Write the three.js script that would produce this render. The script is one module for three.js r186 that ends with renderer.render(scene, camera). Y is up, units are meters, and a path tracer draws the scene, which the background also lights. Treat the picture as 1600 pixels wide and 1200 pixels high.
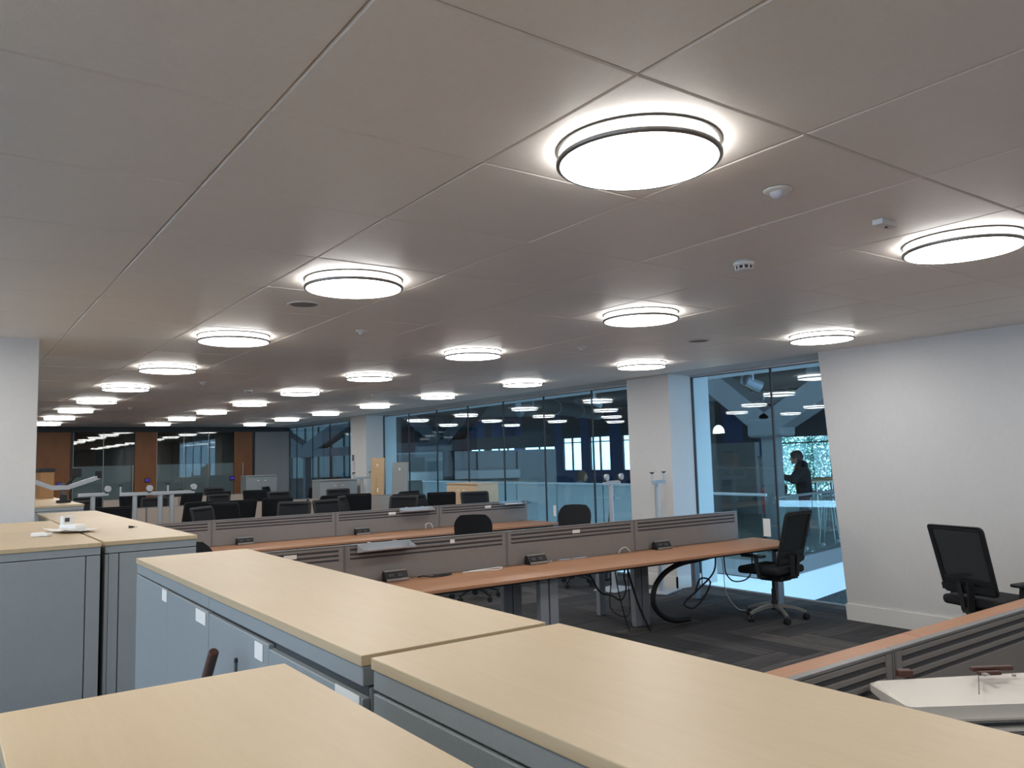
import * as THREE from 'three';
import { RoundedBoxGeometry } from 'three/addons/geometries/RoundedBoxGeometry.js';
import { mergeGeometries, mergeVertices, toCreasedNormals } from 'three/addons/utils/BufferGeometryUtils.js';
import { MarchingCubes } from 'three/addons/objects/MarchingCubes.js';
import { RectAreaLightUniformsLib } from 'three/addons/lights/RectAreaLightUniformsLib.js';

// ---------------------------------------------------------------- camera, sky, exposure
const scene = new THREE.Scene();
const EYE = new THREE.Vector3(0, 1.7, 0);
const camera = new THREE.PerspectiveCamera(2 * Math.atan(600 / 1240.6) * 180 / Math.PI, 4 / 3, 0.05, 200);
camera.position.copy(EYE);
camera.rotation.set(5.298 * Math.PI / 180, -35.808 * Math.PI / 180, -1.515 * Math.PI / 180, 'YXZ');
scene.add(camera);
scene.background = new THREE.Color().setRGB(1.75, 2.5, 3.4);      // bright overcast daylight, cool beside the warm lamps
const renderer = new THREE.WebGLRenderer({ antialias: true });
renderer.toneMapping = THREE.LinearToneMapping;
renderer.toneMappingExposure = 1.3;
renderer.shadowMap.enabled = true;
RectAreaLightUniformsLib.init();
const LAMP_GLOW = 11.0, LAMP_LIGHT = 6.4;                              // what the eye sees of a fitting, what it sheds

// ---------------------------------------------------------------- helpers
let seed = 20240611;
const rnd = () => { seed = (seed * 1664525 + 1013904223) >>> 0; return seed / 4294967296; };
const rr = (a, b) => a + (b - a) * rnd();
const used = {};
const numbered = (n) => { const k = used[n] = (used[n] ?? -1) + 1; return k ? n + '_' + String(k).padStart(3, '0') : n; };
const shade = (o) => { o.castShadow = o.receiveShadow = true; return o; };
const merge = (g) => {
  if (!Array.isArray(g)) return g;
  if (g.length === 1) return g[0];
  const k = g.map((x) => { const y = x.index ? x.toNonIndexed() : x; for (const a of Object.keys(y.attributes)) if (!['position', 'normal', 'uv'].includes(a)) y.deleteAttribute(a); return y; });
  return mergeGeometries(k);
};
// uv in metres, taken from the plane each face looks along; swap turns the grain by 90 degrees
function muv(g, swap = false) {
  g = g.index ? g.toNonIndexed() : g;
  if (!g.attributes.normal) g.computeVertexNormals();
  const p = g.attributes.position, n = p.count, uv = new Float32Array(n * 2);
  const a = new THREE.Vector3(), b = new THREE.Vector3(), c = new THREE.Vector3();
  for (let i = 0; i < n; i += 3) {
    a.fromBufferAttribute(p, i); b.fromBufferAttribute(p, i + 1).sub(a); c.fromBufferAttribute(p, i + 2).sub(a); b.cross(c);
    const x = Math.abs(b.x), y = Math.abs(b.y), z = Math.abs(b.z);
    for (let k = i; k < i + 3; k++) {
      let u, v;
      if (y >= x && y >= z) { u = p.getX(k); v = p.getZ(k); } else if (x >= z) { u = p.getZ(k); v = p.getY(k); if (swap) { const t = u; u = v; v = t; } } else { u = p.getX(k); v = p.getY(k); }
      if (swap) { const t = u; u = v; v = t; }
      uv[2 * k] = u; uv[2 * k + 1] = v;
    }
  }
  g.setAttribute('uv', new THREE.BufferAttribute(uv, 2));
  return g;
}
const box = (w, h, d, x = 0, y = 0, z = 0) => new THREE.BoxGeometry(w, h, d).translate(x, y, z);
const rbox = (w, h, d, x = 0, y = 0, z = 0, r = 0.004, s = 1) => new RoundedBoxGeometry(w, h, d, s, Math.min(r, w / 2.01, h / 2.01, d / 2.01)).translate(x, y, z);
const span = (x0, x1, y0, y1, z0, z1) => box(x1 - x0, y1 - y0, z1 - z0, (x0 + x1) / 2, (y0 + y1) / 2, (z0 + z1) / 2);
const rspan = (x0, x1, y0, y1, z0, z1, r = 0.004, s = 1) => rbox(x1 - x0, y1 - y0, z1 - z0, (x0 + x1) / 2, (y0 + y1) / 2, (z0 + z1) / 2, r, s);
const cyl = (r0, r1, h, x = 0, y = 0, z = 0, n = 20) => new THREE.CylinderGeometry(r0, r1, h, n).translate(x, y, z);
const V = (x, y, z) => new THREE.Vector3(x, y, z);
function rod(a, b, r0, r1 = r0, n = 12) {          // a bar from a to b
  const d = b.clone().sub(a), g = new THREE.CylinderGeometry(r1, r0, d.length(), n);
  g.applyQuaternion(new THREE.Quaternion().setFromUnitVectors(V(0, 1, 0), d.clone().normalize()));
  return g.translate((a.x + b.x) / 2, (a.y + b.y) / 2, (a.z + b.z) / 2);
}
function bar(a, b, w, h) {                          // a square bar from a to b
  const d = b.clone().sub(a), g = new THREE.BoxGeometry(w, h, d.length());
  g.applyMatrix4(new THREE.Matrix4().lookAt(b, a, V(0, 1, 0)));
  return g.translate((a.x + b.x) / 2, (a.y + b.y) / 2, (a.z + b.z) / 2);
}
const tube = (pts, r, n = 24, m = 8) => new THREE.TubeGeometry(new THREE.CatmullRomCurve3(pts.map((p) => V(...p))), n, r, m);
const extrude = (pts, depth, opt = {}) => new THREE.ExtrudeGeometry(new THREE.Shape(pts.map((p) => new THREE.Vector2(...p))), { depth, bevelEnabled: false, ...opt });
function obj(name, g, m, parent = scene) {
  const o = shade(new THREE.Mesh(merge(g), m));
  o.name = parent === scene ? numbered(name) : name; parent.add(o); return o;
}
function tag(o, label, category, group) { o.userData.label = label; o.userData.category = category; if (group) o.userData.group = group; return o; }
function thing(name, label, category, [x, y, z] = [0, 0, 0], turn = 0, group) {
  const o = new THREE.Group(); o.name = numbered(name); scene.add(o);
  o.position.set(x, y, z); o.rotation.y = turn; return tag(o, label, category, group);
}
function struct(name, g, m, label) { const o = obj(name, g, m); o.userData.kind = 'structure'; if (label) o.userData.label = label; return o; }
function structGroup(name, label) { const o = new THREE.Group(); o.name = numbered(name); o.userData.kind = 'structure'; if (label) o.userData.label = label; scene.add(o); return o; }
function dup(root, [x, y, z], turn, label, group) {
  const r = root.clone(); r.userData = { ...root.userData }; r.name = numbered(root.name.replace(/_\d{3}$/, '')); scene.add(r);
  r.position.set(x, y, z); r.rotation.y = turn; if (label) r.userData.label = label; if (group) r.userData.group = group; return r;
}

// ---------------------------------------------------------------- textures (tileable noise)
function lattice(nx, ny, s) {
  let q = s >>> 0; const a = new Float32Array(nx * ny);
  for (let i = 0; i < a.length; i++) { q = (q * 1664525 + 1013904223) >>> 0; a[i] = q / 4294967296; }
  return (u, v) => {
    u = ((u % 1) + 1) % 1 * nx; v = ((v % 1) + 1) % 1 * ny;
    const i = Math.floor(u), j = Math.floor(v); let fx = u - i, fy = v - j; fx = fx * fx * (3 - 2 * fx); fy = fy * fy * (3 - 2 * fy);
    const i1 = (i + 1) % nx, j1 = (j + 1) % ny, i0 = i % nx, j0 = j % ny;
    return (a[j0 * nx + i0] * (1 - fx) + a[j0 * nx + i1] * fx) * (1 - fy) + (a[j1 * nx + i0] * (1 - fx) + a[j1 * nx + i1] * fx) * fy;
  };
}
function tex(w, h, sx, sy, fn, srgb = true) {
  const d = new Uint8Array(w * h * 4);
  for (let j = 0; j < h; j++) for (let i = 0; i < w; i++) {
    const c = fn((i + 0.5) / w, (j + 0.5) / h), k = 4 * (j * w + i);
    for (let n = 0; n < 3; n++) d[k + n] = Math.max(0, Math.min(255, Math.round(c[n])));
    d[k + 3] = 255;
  }
  const t = new THREE.DataTexture(d, w, h);
  t.wrapS = t.wrapT = THREE.RepeatWrapping; t.magFilter = THREE.LinearFilter; t.minFilter = THREE.LinearMipmapLinearFilter; t.generateMipmaps = true;
  if (srgb) t.colorSpace = THREE.SRGBColorSpace;
  t.repeat.set(1 / sx, 1 / sy); t.needsUpdate = true; return t;
}
const g1 = lattice(6, 90, 11), g2 = lattice(24, 260, 12), g3 = lattice(5, 7, 13), g4 = lattice(60, 500, 14);
const grain = (u, v) => { const w = v + 0.012 * (g3(u, v) - 0.5); return 0.42 * g1(u, w) + 0.33 * g2(u, w) + 0.25 * g4(u, w); };
const woodTex = (c0, c1) => tex(512, 1024, 1.2, 1.2, (u, v) => { const t = 0.7 * grain(u, v) + 0.3 * g3(u, v); return c0.map((a, k) => a + (c1[k] - a) * t); });
const fine = lattice(160, 160, 21), mid = lattice(40, 40, 22), big = lattice(9, 9, 23);
const noiseTex = (c, amp, s) => tex(256, 256, s, s, (u, v) => { const t = (0.5 * fine(u, v) + 0.3 * mid(u, v) + 0.2 * big(u, v) - 0.5) * amp; return c.map((a) => a + t); });
const reliefTex = (s) => tex(256, 256, s, s, (u, v) => { const t = 255 * (0.6 * fine(u, v) + 0.4 * mid(u, v)); return [t, t, t]; }, false);
const grainBump = reliefTex(0.2);
const roughVar = (lo, hi, s) => tex(256, 256, s, s, (u, v) => { const t = 255 * (lo + (hi - lo) * (0.35 * fine(u, v) + 0.3 * mid(u, v) + 0.35 * big(u, v))); return [t, t, t]; }, false);
// perforated sheet metal: rows of tiny holes
const perf = tex(256, 256, 0.064, 0.064, (u, v) => { const a = (u * 16) % 1 - 0.5, b = (v * 16) % 1 - 0.5; const t = Math.hypot(a, b) < 0.27 ? 60 : 200; return [t, t, t]; }, false);
const std = (o) => new THREE.MeshStandardMaterial(o);
const phys = (o) => new THREE.MeshPhysicalMaterial(o);

const M = {
  maple: std({ map: woodTex([200, 180, 149], [190, 168, 135]), roughness: 0.44 }),
  mapleEdge: std({ map: woodTex([222, 200, 168], [200, 178, 146]), roughness: 0.45 }),
  beech: std({ map: woodTex([180, 134, 102], [160, 114, 84]), roughness: 0.42 }),
  steel: std({ map: noiseTex([147, 154, 157], 10, 0.25), roughness: 0.5, bumpMap: grainBump, bumpScale: 0.0002 }),
  steelDark: std({ color: 0x4a4e50, roughness: 0.6 }),
  screen: std({ map: noiseTex([134, 129, 127], 12, 0.3), roughness: 0.62 }),
  screenPale: std({ map: noiseTex([160, 155, 148], 10, 0.3), roughness: 0.65 }),
  screenRail: std({ color: 0x7f7f81, roughness: 0.42, metalness: 0.3 }),
  legGrey: std({ map: noiseTex([132, 136, 144], 8, 0.3), roughness: 0.45 }),
  slot: std({ color: 0x45454a, roughness: 0.9 }),
  white: std({ map: noiseTex([204, 203, 202], 7, 1.1), roughness: 0.85 }),
  whiteTrim: std({ color: 0xdedcd8, roughness: 0.4 }),
  tile: std({ map: noiseTex([246, 239, 232], 8, 0.6), roughness: 0.46, bumpMap: perf, bumpScale: 0.0004 }),
  plaster: std({ map: noiseTex([200, 198, 196], 6, 0.8), roughness: 0.7 }),
  slab: std({ color: 0x6a6866, roughness: 0.9 }),
  black: std({ color: 0x17191d, roughness: 0.6 }),
  blackFabric: std({ map: noiseTex([27, 28, 33], 14, 0.05), roughness: 0.95 }),
  blackMesh: std({ color: 0x1c2225, roughness: 0.9, transparent: true, opacity: 0.82 }),
  blackGloss: std({ color: 0x101114, roughness: 0.3 }),
  alu: std({ color: 0xa9a7a4, roughness: 0.38, metalness: 0.75 }),
  aluPale: std({ color: 0xb4b9bf, roughness: 0.42, metalness: 0.35 }),
  chrome: std({ color: 0xd0cfcc, roughness: 0.12, metalness: 1 }),
  rim: std({ color: 0x8e8a86, roughness: 0.35, metalness: 0.7 }),
  paper: std({ color: 0xeceae6, roughness: 0.8 }),
  plasticWhite: std({ color: 0xe6e5e2, roughness: 0.45 }),
  enamel: phys({ color: 0xe2ddd5, roughness: 0.25, clearcoat: 0.8, clearcoatRoughness: 0.08 }),
  brown: std({ color: 0x4d2f28, roughness: 0.5 }),
  brownRoll: std({ map: noiseTex([92, 68, 60], 14, 0.08), roughness: 0.75 }),
  lampFace: std({ color: 0xffffff, emissive: new THREE.Color(1, 0.985, 0.95), emissiveIntensity: LAMP_GLOW, roughness: 0.5 }),
  glass: phys({ color: new THREE.Color().setRGB(0.78, 0.91, 0.95), transmission: 1, thickness: 0, roughness: 0.0, ior: 1.52 }),
  clearGlass: phys({ color: new THREE.Color().setRGB(0.9, 0.97, 0.96), transmission: 1, thickness: 0, roughness: 0.0, ior: 1.5 }),
  officeGlass: phys({ color: new THREE.Color().setRGB(0.82, 0.86, 0.86), transmission: 1, thickness: 0, roughness: 0.0, ior: 1.6 }),
  frosted: phys({ color: new THREE.Color().setRGB(0.62, 0.68, 0.7), transmission: 0.6, thickness: 0, roughness: 0.85, ior: 1.45 }),
  acrylic: phys({ color: 0xf4f7f8, transmission: 1, thickness: 0, roughness: 0.05, ior: 1.49 }),
  joint: std({ color: 0x1a1d20, roughness: 0.5 }),
  frame: std({ color: 0x2f3132, roughness: 0.45, metalness: 0.4 }),
  orangeWood: std({ map: woodTex([148, 92, 44], [118, 70, 32]), roughness: 0.5 }),
};
// ---------------------------------------------------------------- room shell
const H = 2.718, GX = 8.05, ZF = -22, ZB = 5, XL = -5.5;

// carpet: the slab and, where the photo shows them, planks laid in a herringbone
const st1 = lattice(3, 70, 31), st2 = lattice(14, 160, 32), st3 = lattice(150, 300, 33);
const carpetTex = (c0, c1) => tex(256, 512, 1.0, 0.5, (u, v) => { const t = Math.pow(0.55 * st1(u, v) + 0.3 * st2(u, v) + 0.15 * st3(u, v), 1.7); return c0.map((a, k) => a + (c1[k] - a) * t); });
const carpetTones = [[[40, 40, 44], [104, 101, 99]], [[36, 37, 41], [80, 79, 80]], [[46, 46, 48], [128, 122, 118]], [[33, 34, 39], [66, 66, 70]]].map(([a, b]) => std({ map: carpetTex(a, b), roughness: 1, bumpMap: grainBump, bumpScale: 0.001 }));
const floor = struct('floor', muv(span(XL, GX, -0.4, -0.004, ZF, ZB)), carpetTones[1], 'dark charcoal carpet floor of streaked planks');
{
  const w = 0.25, X0 = 2.6, X1 = GX, Z0 = -8.6, Z1 = -2.0;
  const lay = (x0, x1, z0, z1, swap) => {
    x0 = Math.max(x0, X0); x1 = Math.min(x1, X1); z0 = Math.max(z0, Z0); z1 = Math.min(z1, Z1);
    if (x1 - x0 < 0.02 || z1 - z0 < 0.02) return;
    const g = muv(span(x0 + 0.001, x1 - 0.001, -0.004, rr(-0.0008, 0.0006), z0 + 0.001, z1 - 0.001), swap);
    const uv = g.attributes.uv, ou = rnd(), ov = rnd(); for (let i = 0; i < uv.count; i++) uv.setXY(i, uv.getX(i) + ou, uv.getY(i) + ov);
    obj('carpet_plank', g, carpetTones[Math.floor(rnd() * 4)], floor);
  };
  for (let n = -60; n < 60; n++) for (let m = -12; m < 12; m++) {
    const ox = X0 + (n + 4 * m) * w, oz = Z0 + (n - 4 * m) * w;
    lay(ox, ox + 4 * w, oz, oz + w, false);
    lay(ox + 0 * w, ox + w, oz - 7 * w, oz - 3 * w, true);
  }
}

// ceiling: slab, painted margin along the glass, metal tiles on a 0.75 m grid
const ceiling = structGroup('ceiling', 'white metal tile ceiling with fine joints');
obj('grid', span(XL, 7.494, H + 0.013, H + 0.06, ZF, ZB), M.plaster, ceiling);
obj('slab', span(XL - 0.3, GX + 0.4, H + 0.06, H + 0.4, ZF - 0.3, ZB + 0.3), M.slab, ceiling);
obj('margin', [muv(span(7.494, GX, H - 0.002, H + 0.06, ZF, ZB))], M.plaster, ceiling);
{
  const T = 0.75, B = 0.007, G = 0.0012, D = 0.0045 + 0.006;   // tile, bevel, half gap, depth
  const tile = (() => {
    const a = T / 2 - G, b = a - B, P = [], q = (p0, p1, p2, p3) => P.push(...p0, ...p1, ...p2, ...p0, ...p2, ...p3);
    const c = [[-1, -1], [1, -1], [1, 1], [-1, 1]];
    const low = c.map(([x, z]) => [x * b, 0, z * b]), edge = c.map(([x, z]) => [x * a, 0.0045, z * a]), top = c.map(([x, z]) => [x * a, D, z * a]);
    q(low[0], low[1], low[2], low[3]);
    for (let i = 0; i < 4; i++) { const j = (i + 1) % 4; q(low[i], edge[i], edge[j], low[j]); q(edge[i], top[i], top[j], edge[j]); }
    const g = new THREE.BufferGeometry(); g.setAttribute('position', new THREE.Float32BufferAttribute(P, 3)); g.computeVertexNormals(); return muv(g);
  })();
  const far = [], cam2 = camera.clone(); cam2.updateMatrixWorld(); cam2.updateProjectionMatrix();
  const all = [];
  for (let i = -10; i < 8; i++) for (let j = -9; j < 28; j++) {
    const x = 1.494 + T * (i + 0.5), z = -1.455 - T * (j + 0.5);
    if (x < XL + 0.3 || z < ZF + 0.3 || z > ZB - 0.3) continue;
    const v = V(x, H, z).project(cam2), dist = Math.hypot(x, z);
    const inside = Math.abs(v.x) < 1.25 && Math.abs(v.y) < 1.3 && v.z < 1 && (x * Math.sin(0.625) - z * Math.cos(0.625)) > 0.1;
    all.push({ x, z, dist, inside });
  }
  all.sort((a, b) => (b.inside - a.inside) || a.dist - b.dist);
  all.forEach((t, k) => {
    const q = new THREE.Quaternion().setFromEuler(new THREE.Euler(rr(-0.0022, 0.0022), 0, rr(-0.0022, 0.0022)));
    if (t.inside && k < 290) { const o = obj('ceiling_tile', tile, M.tile, ceiling); o.position.set(t.x, H + rr(0, 0.0015), t.z); o.quaternion.copy(q); }
    else far.push(tile.clone().applyQuaternion(q).translate(t.x, H, t.z));
  });
  const o = obj('distant_ceiling_tile', far, M.tile, ceiling); o.userData.kind = 'stuff';
}

// walls and columns
{
  const s = [[-4.66, 0], [-4.83, H + 0.02], [ZB, H + 0.02], [ZB, 0]];    // (z, y): the end of the wall is raked
  const g = extrude(s.map(([z, y]) => [-z, y]), 0.62); g.rotateY(Math.PI / 2); g.translate(7.45, 0, 0);
  struct('wall_right', muv(g), M.white, 'white wall whose raked end meets the glass');
  const b = extrude([[4.672, 0], [4.682, 0.15], [4.676, 0.157], [-ZB, 0.157], [-ZB, 0]].map((p) => p), 0.02); b.rotateY(Math.PI / 2); b.translate(7.43, 0, 0);
  struct('baseboard_right', b, M.whiteTrim, 'white baseboard along the raked wall');
}
struct('wall_back', muv(span(XL - 0.3, GX + 0.4, -0.4, H + 0.06, ZB, ZB + 0.3)), M.white);
struct('wall_far', muv(span(XL - 0.3, 1.7, -0.4, H + 0.06, ZF - 0.3, ZF)), M.white);
// left wall, out of the frame, with the daylight windows that cool the cabinet doors
{
  const g = [span(XL - 0.3, XL, -0.4, 0.8, ZF, ZB), span(XL - 0.3, XL, 2.45, H + 0.06, ZF, ZB)];
  for (const [a, b] of [[ZF, -8.6], [-2.2, -1.6], [4.4, ZB]]) g.push(span(XL - 0.3, XL, 0.8, 2.45, a, b));
  struct('wall_left', muv(merge(g)), M.white);
}
const column = (n, x0, x1, z0, z1, label) => struct('column_' + n, muv(rspan(x0, x1, 0, H + 0.03, z0, z1, 0.006)), M.white, label);
column(1, 7.61, 8.38, -7.87, -7.10, 'white square column between the glass bays');
column(2, 7.61, 8.36, -16.9, -16.1, 'far white square column beside the leaning panels');
column(3, -0.25, 0.605, -7.92, -7.12, 'white column behind the grey cabinets at left');
obj('baseboard_column', [span(7.59, 8.04, 0, 0.15, -7.098, -7.08), span(7.59, 7.609, 0, 0.15, -7.87, -7.08)], M.whiteTrim).userData.kind = 'structure';
// signs on the far column
[[1.79, -16.82, 0.1, 0.14, 0x5a5f66], [1.6, -16.79, 0.12, 0.2, 0xb9b6c4], [1.44, -16.8, 0.14, 0.05, 0x6c7078]].forEach(([y, z, w, h, c], i) =>
  tag(obj('wall_notice', rspan(7.6, 7.609, y - h / 2, y + h / 2, z - w / 2 + 0.05, z + w / 2 + 0.05, 0.002), std({ color: c, roughness: 0.6 })), ['small dark notice, topmost on the far white column', 'pale lilac notice, middle one on the far white column', 'small grey notice, lowest on the far white column'][i], 'notice', 'notices on the far column'));

// glass bays
function glassBay(n, zs, label) {
  const w = structGroup('window_' + n, label), y1 = H - 0.005;
  for (let i = 0; i + 1 < zs.length; i++) {
    obj('pane', span(GX - 0.006, GX + 0.006, 0.012, y1 - 0.03, zs[i + 1] + 0.006, zs[i] - 0.006), M.glass, w);
    if (i) obj('glass_joint', span(GX - 0.011, GX + 0.011, 0.012, y1 - 0.03, zs[i] - 0.011, zs[i] + 0.011), M.joint, w);
  }
  const a = zs[0], b = zs[zs.length - 1];
  obj('head_frame', [span(GX - 0.02, GX + 0.02, y1 - 0.022, y1, b, a)], M.aluPale, w); obj('head_gasket', span(GX - 0.009, GX + 0.009, y1 - 0.03, y1 - 0.022, b, a), M.joint, w);
  obj('bottom_frame', span(GX - 0.02, GX + 0.02, -0.01, 0.012, b, a), M.aluPale, w);
  obj('jamb', [span(GX - 0.015, GX + 0.015, 0, y1, a - 0.016, a), span(GX - 0.015, GX + 0.015, 0, y1, b, b + 0.016)], M.frame, w);
}
const bay = (a, step, n, end) => { const z = [a]; for (let i = 1; i <= n; i++) z.push(a - 0.02 - step * i); z.push(end); return z; };
glassBay(1, [-4.7, -5.865, -7.098], 'tall glass panes between the raked wall and the near column');
glassBay(2, [-7.872, -9.09, -10.28, -11.44, -12.6, -13.76, -14.92, -16.098], 'long glass wall between the two columns');
glassBay(3, [-16.902, -17.95, -19.12, -20.28, -21.44, -21.98], 'far glass bay beyond the second column');
// stickers on the glass
[[0.79, -6.03, 0.1, 0.21], [0.835, -10.07, 0.06, 0.17]].forEach(([y, z, w, h], i) => tag(obj('glass_sticker', span(GX - 0.010, GX - 0.007, y - h / 2, y + h / 2, z - w / 2, z + w / 2), M.paper),
  ['white paper sticker on the glass behind the near office chair', 'narrow white sticker on the glass of the long bay'][i], 'sticker', 'stickers on the glass'));

// far wall: timber panels and glazed meeting rooms at z = -22
{
  const w = structGroup('wall_meeting', 'far wall of orange timber panels and glazed meeting rooms'), z = ZF;
  const pan = (x0, x1, y1 = 2.6) => obj('timber_panel', muv(rspan(x0, x1, 0, y1, z - 0.06, z, 0.004), true), M.orangeWood, w);
  pan(1.72, 2.58); pan(4.02, 4.54); pan(6.5, 7.0);
  obj('head_rail', muv(span(1.7, GX, 2.6, H + 0.06, z - 0.12, z + 0.02)), M.frame, w);
  obj('post', [span(2.585, 2.64, 0, 2.6, z - 0.05, z)], M.frame, w);
  obj('post', [span(7.01, 7.06, 0, 2.6, z - 0.05, z)], M.frame, w);
  for (const [x0, x1] of [[2.65, 3.3], [3.31, 4.01], [4.55, 5.2], [5.21, 5.83], [5.84, 6.49]]) {
    obj('pane', span(x0, x1, 0, 2.6, z - 0.018, z - 0.006), M.officeGlass, w);
    obj('frosted_film', span(x0, x1, 0.02, 1.76, z - 0.0215, z - 0.0195), M.frosted, w);
    obj('glass_joint', span(x0 - 0.011, x0 - 0.001, 0, 2.6, z - 0.02, z - 0.004), M.alu, w);
  }
  obj('return_wall', muv(span(7.07, GX, 0, 2.6, z - 0.1, z - 0.01)), std({ map: noiseTex([142, 141, 140], 6, 0.8), roughness: 0.7 }), w);
  for (const x of [3.97, 6.72]) obj('pull_handle', [rod(V(x, 0.65, z + 0.05), V(x, 1.76, z + 0.05), 0.014), rod(V(x, 0.8, z), V(x, 0.8, z + 0.05), 0.008), rod(V(x, 1.6, z), V(x, 1.6, z + 0.05), 0.008)], M.alu, w);
  // the rooms behind
  const r = structGroup('wall_meeting_room', 'pale rooms behind the far glazed wall');
  obj('back_wall', [muv(span(1.4, GX, -0.1, H + 0.06, -26.3, -26.1))], std({ map: noiseTex([150, 148, 138], 8, 0.8), roughness: 0.8 }), r);
  obj('timber_panel', muv(span(3.0, 3.7, 0, 2.7, -26.08, -26.04), true), M.orangeWood, r);
  obj('timber_panel', muv(span(5.2, 6.4, 0, 2.7, -26.08, -26.04), true), M.orangeWood, r);
  obj('partition', [muv(span(4.48, 4.56, 0, H, -26.1, ZF - 0.13)), muv(span(1.6, 1.7, 0, H, -26.1, ZF - 0.01)), muv(span(7.95, GX, 0, H, -26.1, ZF - 0.1))], M.white, r);
  obj('room_ceiling', span(1.4, GX, H, H + 0.1, -26.3, ZF - 0.12), M.plaster, r);
  obj('room_floor', span(1.4, GX, -0.3, -0.004, -26.3, ZF), carpetTones[1], r);
  [[2.36, 1.35], [4.32, 1.37], [6.45, 1.35]].forEach(([x, y], i) => {
    const t = thing('room_display', ['small purple lit booking display on the leftmost timber panel', 'small purple lit booking display on the middle timber panel', 'small blue lit booking display on the right meeting room glass'][i], 'display', [x, y, z + (i === 2 ? 0.012 : 0.016)], 0, 'room booking displays');
    obj('case', rbox(0.13, 0.1, 0.03, 0, 0, 0, 0.006), M.blackGloss, t);
    obj('screen', box(0.1, 0.07, 0.003, 0, 0, 0.0165), std({ color: 0x18103a, emissive: 0x4a2cc0, emissiveIntensity: 0.4, roughness: 0.3 }), t);
  });
}

// ---------------------------------------------------------------- ceiling lamps
const ordinal = ['first', 'second', 'third', 'fourth', 'fifth', 'sixth', 'seventh', 'eighth', 'ninth'];
const lampParts = (() => {
  const R = 0.27;
  const lathe = (pts, n = 64) => new THREE.LatheGeometry(pts.map((p) => new THREE.Vector2(...p)), n);
  return {
    plate: lathe([[0, 0], [R + 0.004, 0], [R + 0.004, -0.006], [R - 0.01, -0.006]]),
    band: lathe([[R - 0.006, -0.006], [R - 0.006, -0.036]]),
    rim: lathe([[R - 0.012, -0.036], [R + 0.002, -0.036], [R + 0.005, -0.04], [R + 0.005, -0.048], [R + 0.001, -0.052], [R - 0.008, -0.052]]),
    face: lathe([[R - 0.008, -0.051], [R - 0.03, -0.0525], [0, -0.0525]]),
  };
})();
function ceilingLamp(x, z, label, group) {
  const t = thing('ceiling_lamp', label, 'ceiling lamp', [x, H - 0.001, z], 0, group);
  obj('mounting_plate', lampParts.plate, M.rim, t);
  obj('side_diffuser', lampParts.band, M.lampFace, t);
  obj('rim', lampParts.rim, M.rim, t);
  obj('diffuser', lampParts.face, M.lampFace, t);
  const l = new THREE.RectAreaLight(new THREE.Color(1, 0.975, 0.925), LAMP_LIGHT, 0.4, 0.4);
  l.position.set(0, -0.058, 0); l.rotation.x = -Math.PI / 2; t.add(l);
  return t;
}
const LX = [1.863, 4.113, 6.363], LZ = (j) => -1.828 - 2.25 * j;
const rowName = ['row nearest the left column', 'middle row', 'row nearest the glass'];
for (let i = 0; i < 3; i++) for (let j = 0; j < 9; j++)
  if (!(i === 2 && j === 0)) ceilingLamp(LX[i], LZ(j), `round ceiling lamp, ${ordinal[j - (i === 2 ? 1 : 0)]} from the camera in the ${rowName[i]}`, 'round ceiling lamps');
const outside = 'ceiling lamps outside the frame';
ceilingLamp(LX[2], LZ(0), 'round ceiling lamp above the chair by the right wall', outside);
LX.forEach((x, i) => ceilingLamp(x, LZ(-1), `round ceiling lamp behind the camera in the ${rowName[i]}`, outside));
for (let j = -1; j < 8; j++) ceilingLamp(LX[0] - 2.25, LZ(j), `round ceiling lamp left of the frame, ${ordinal[j + 1]} along its row`, outside);
for (let j = -1; j < 6; j += 1) ceilingLamp(LX[0] - 4.5, LZ(j), `round ceiling lamp farthest left of the frame, ${ordinal[j + 1]} along its row`, outside);

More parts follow.
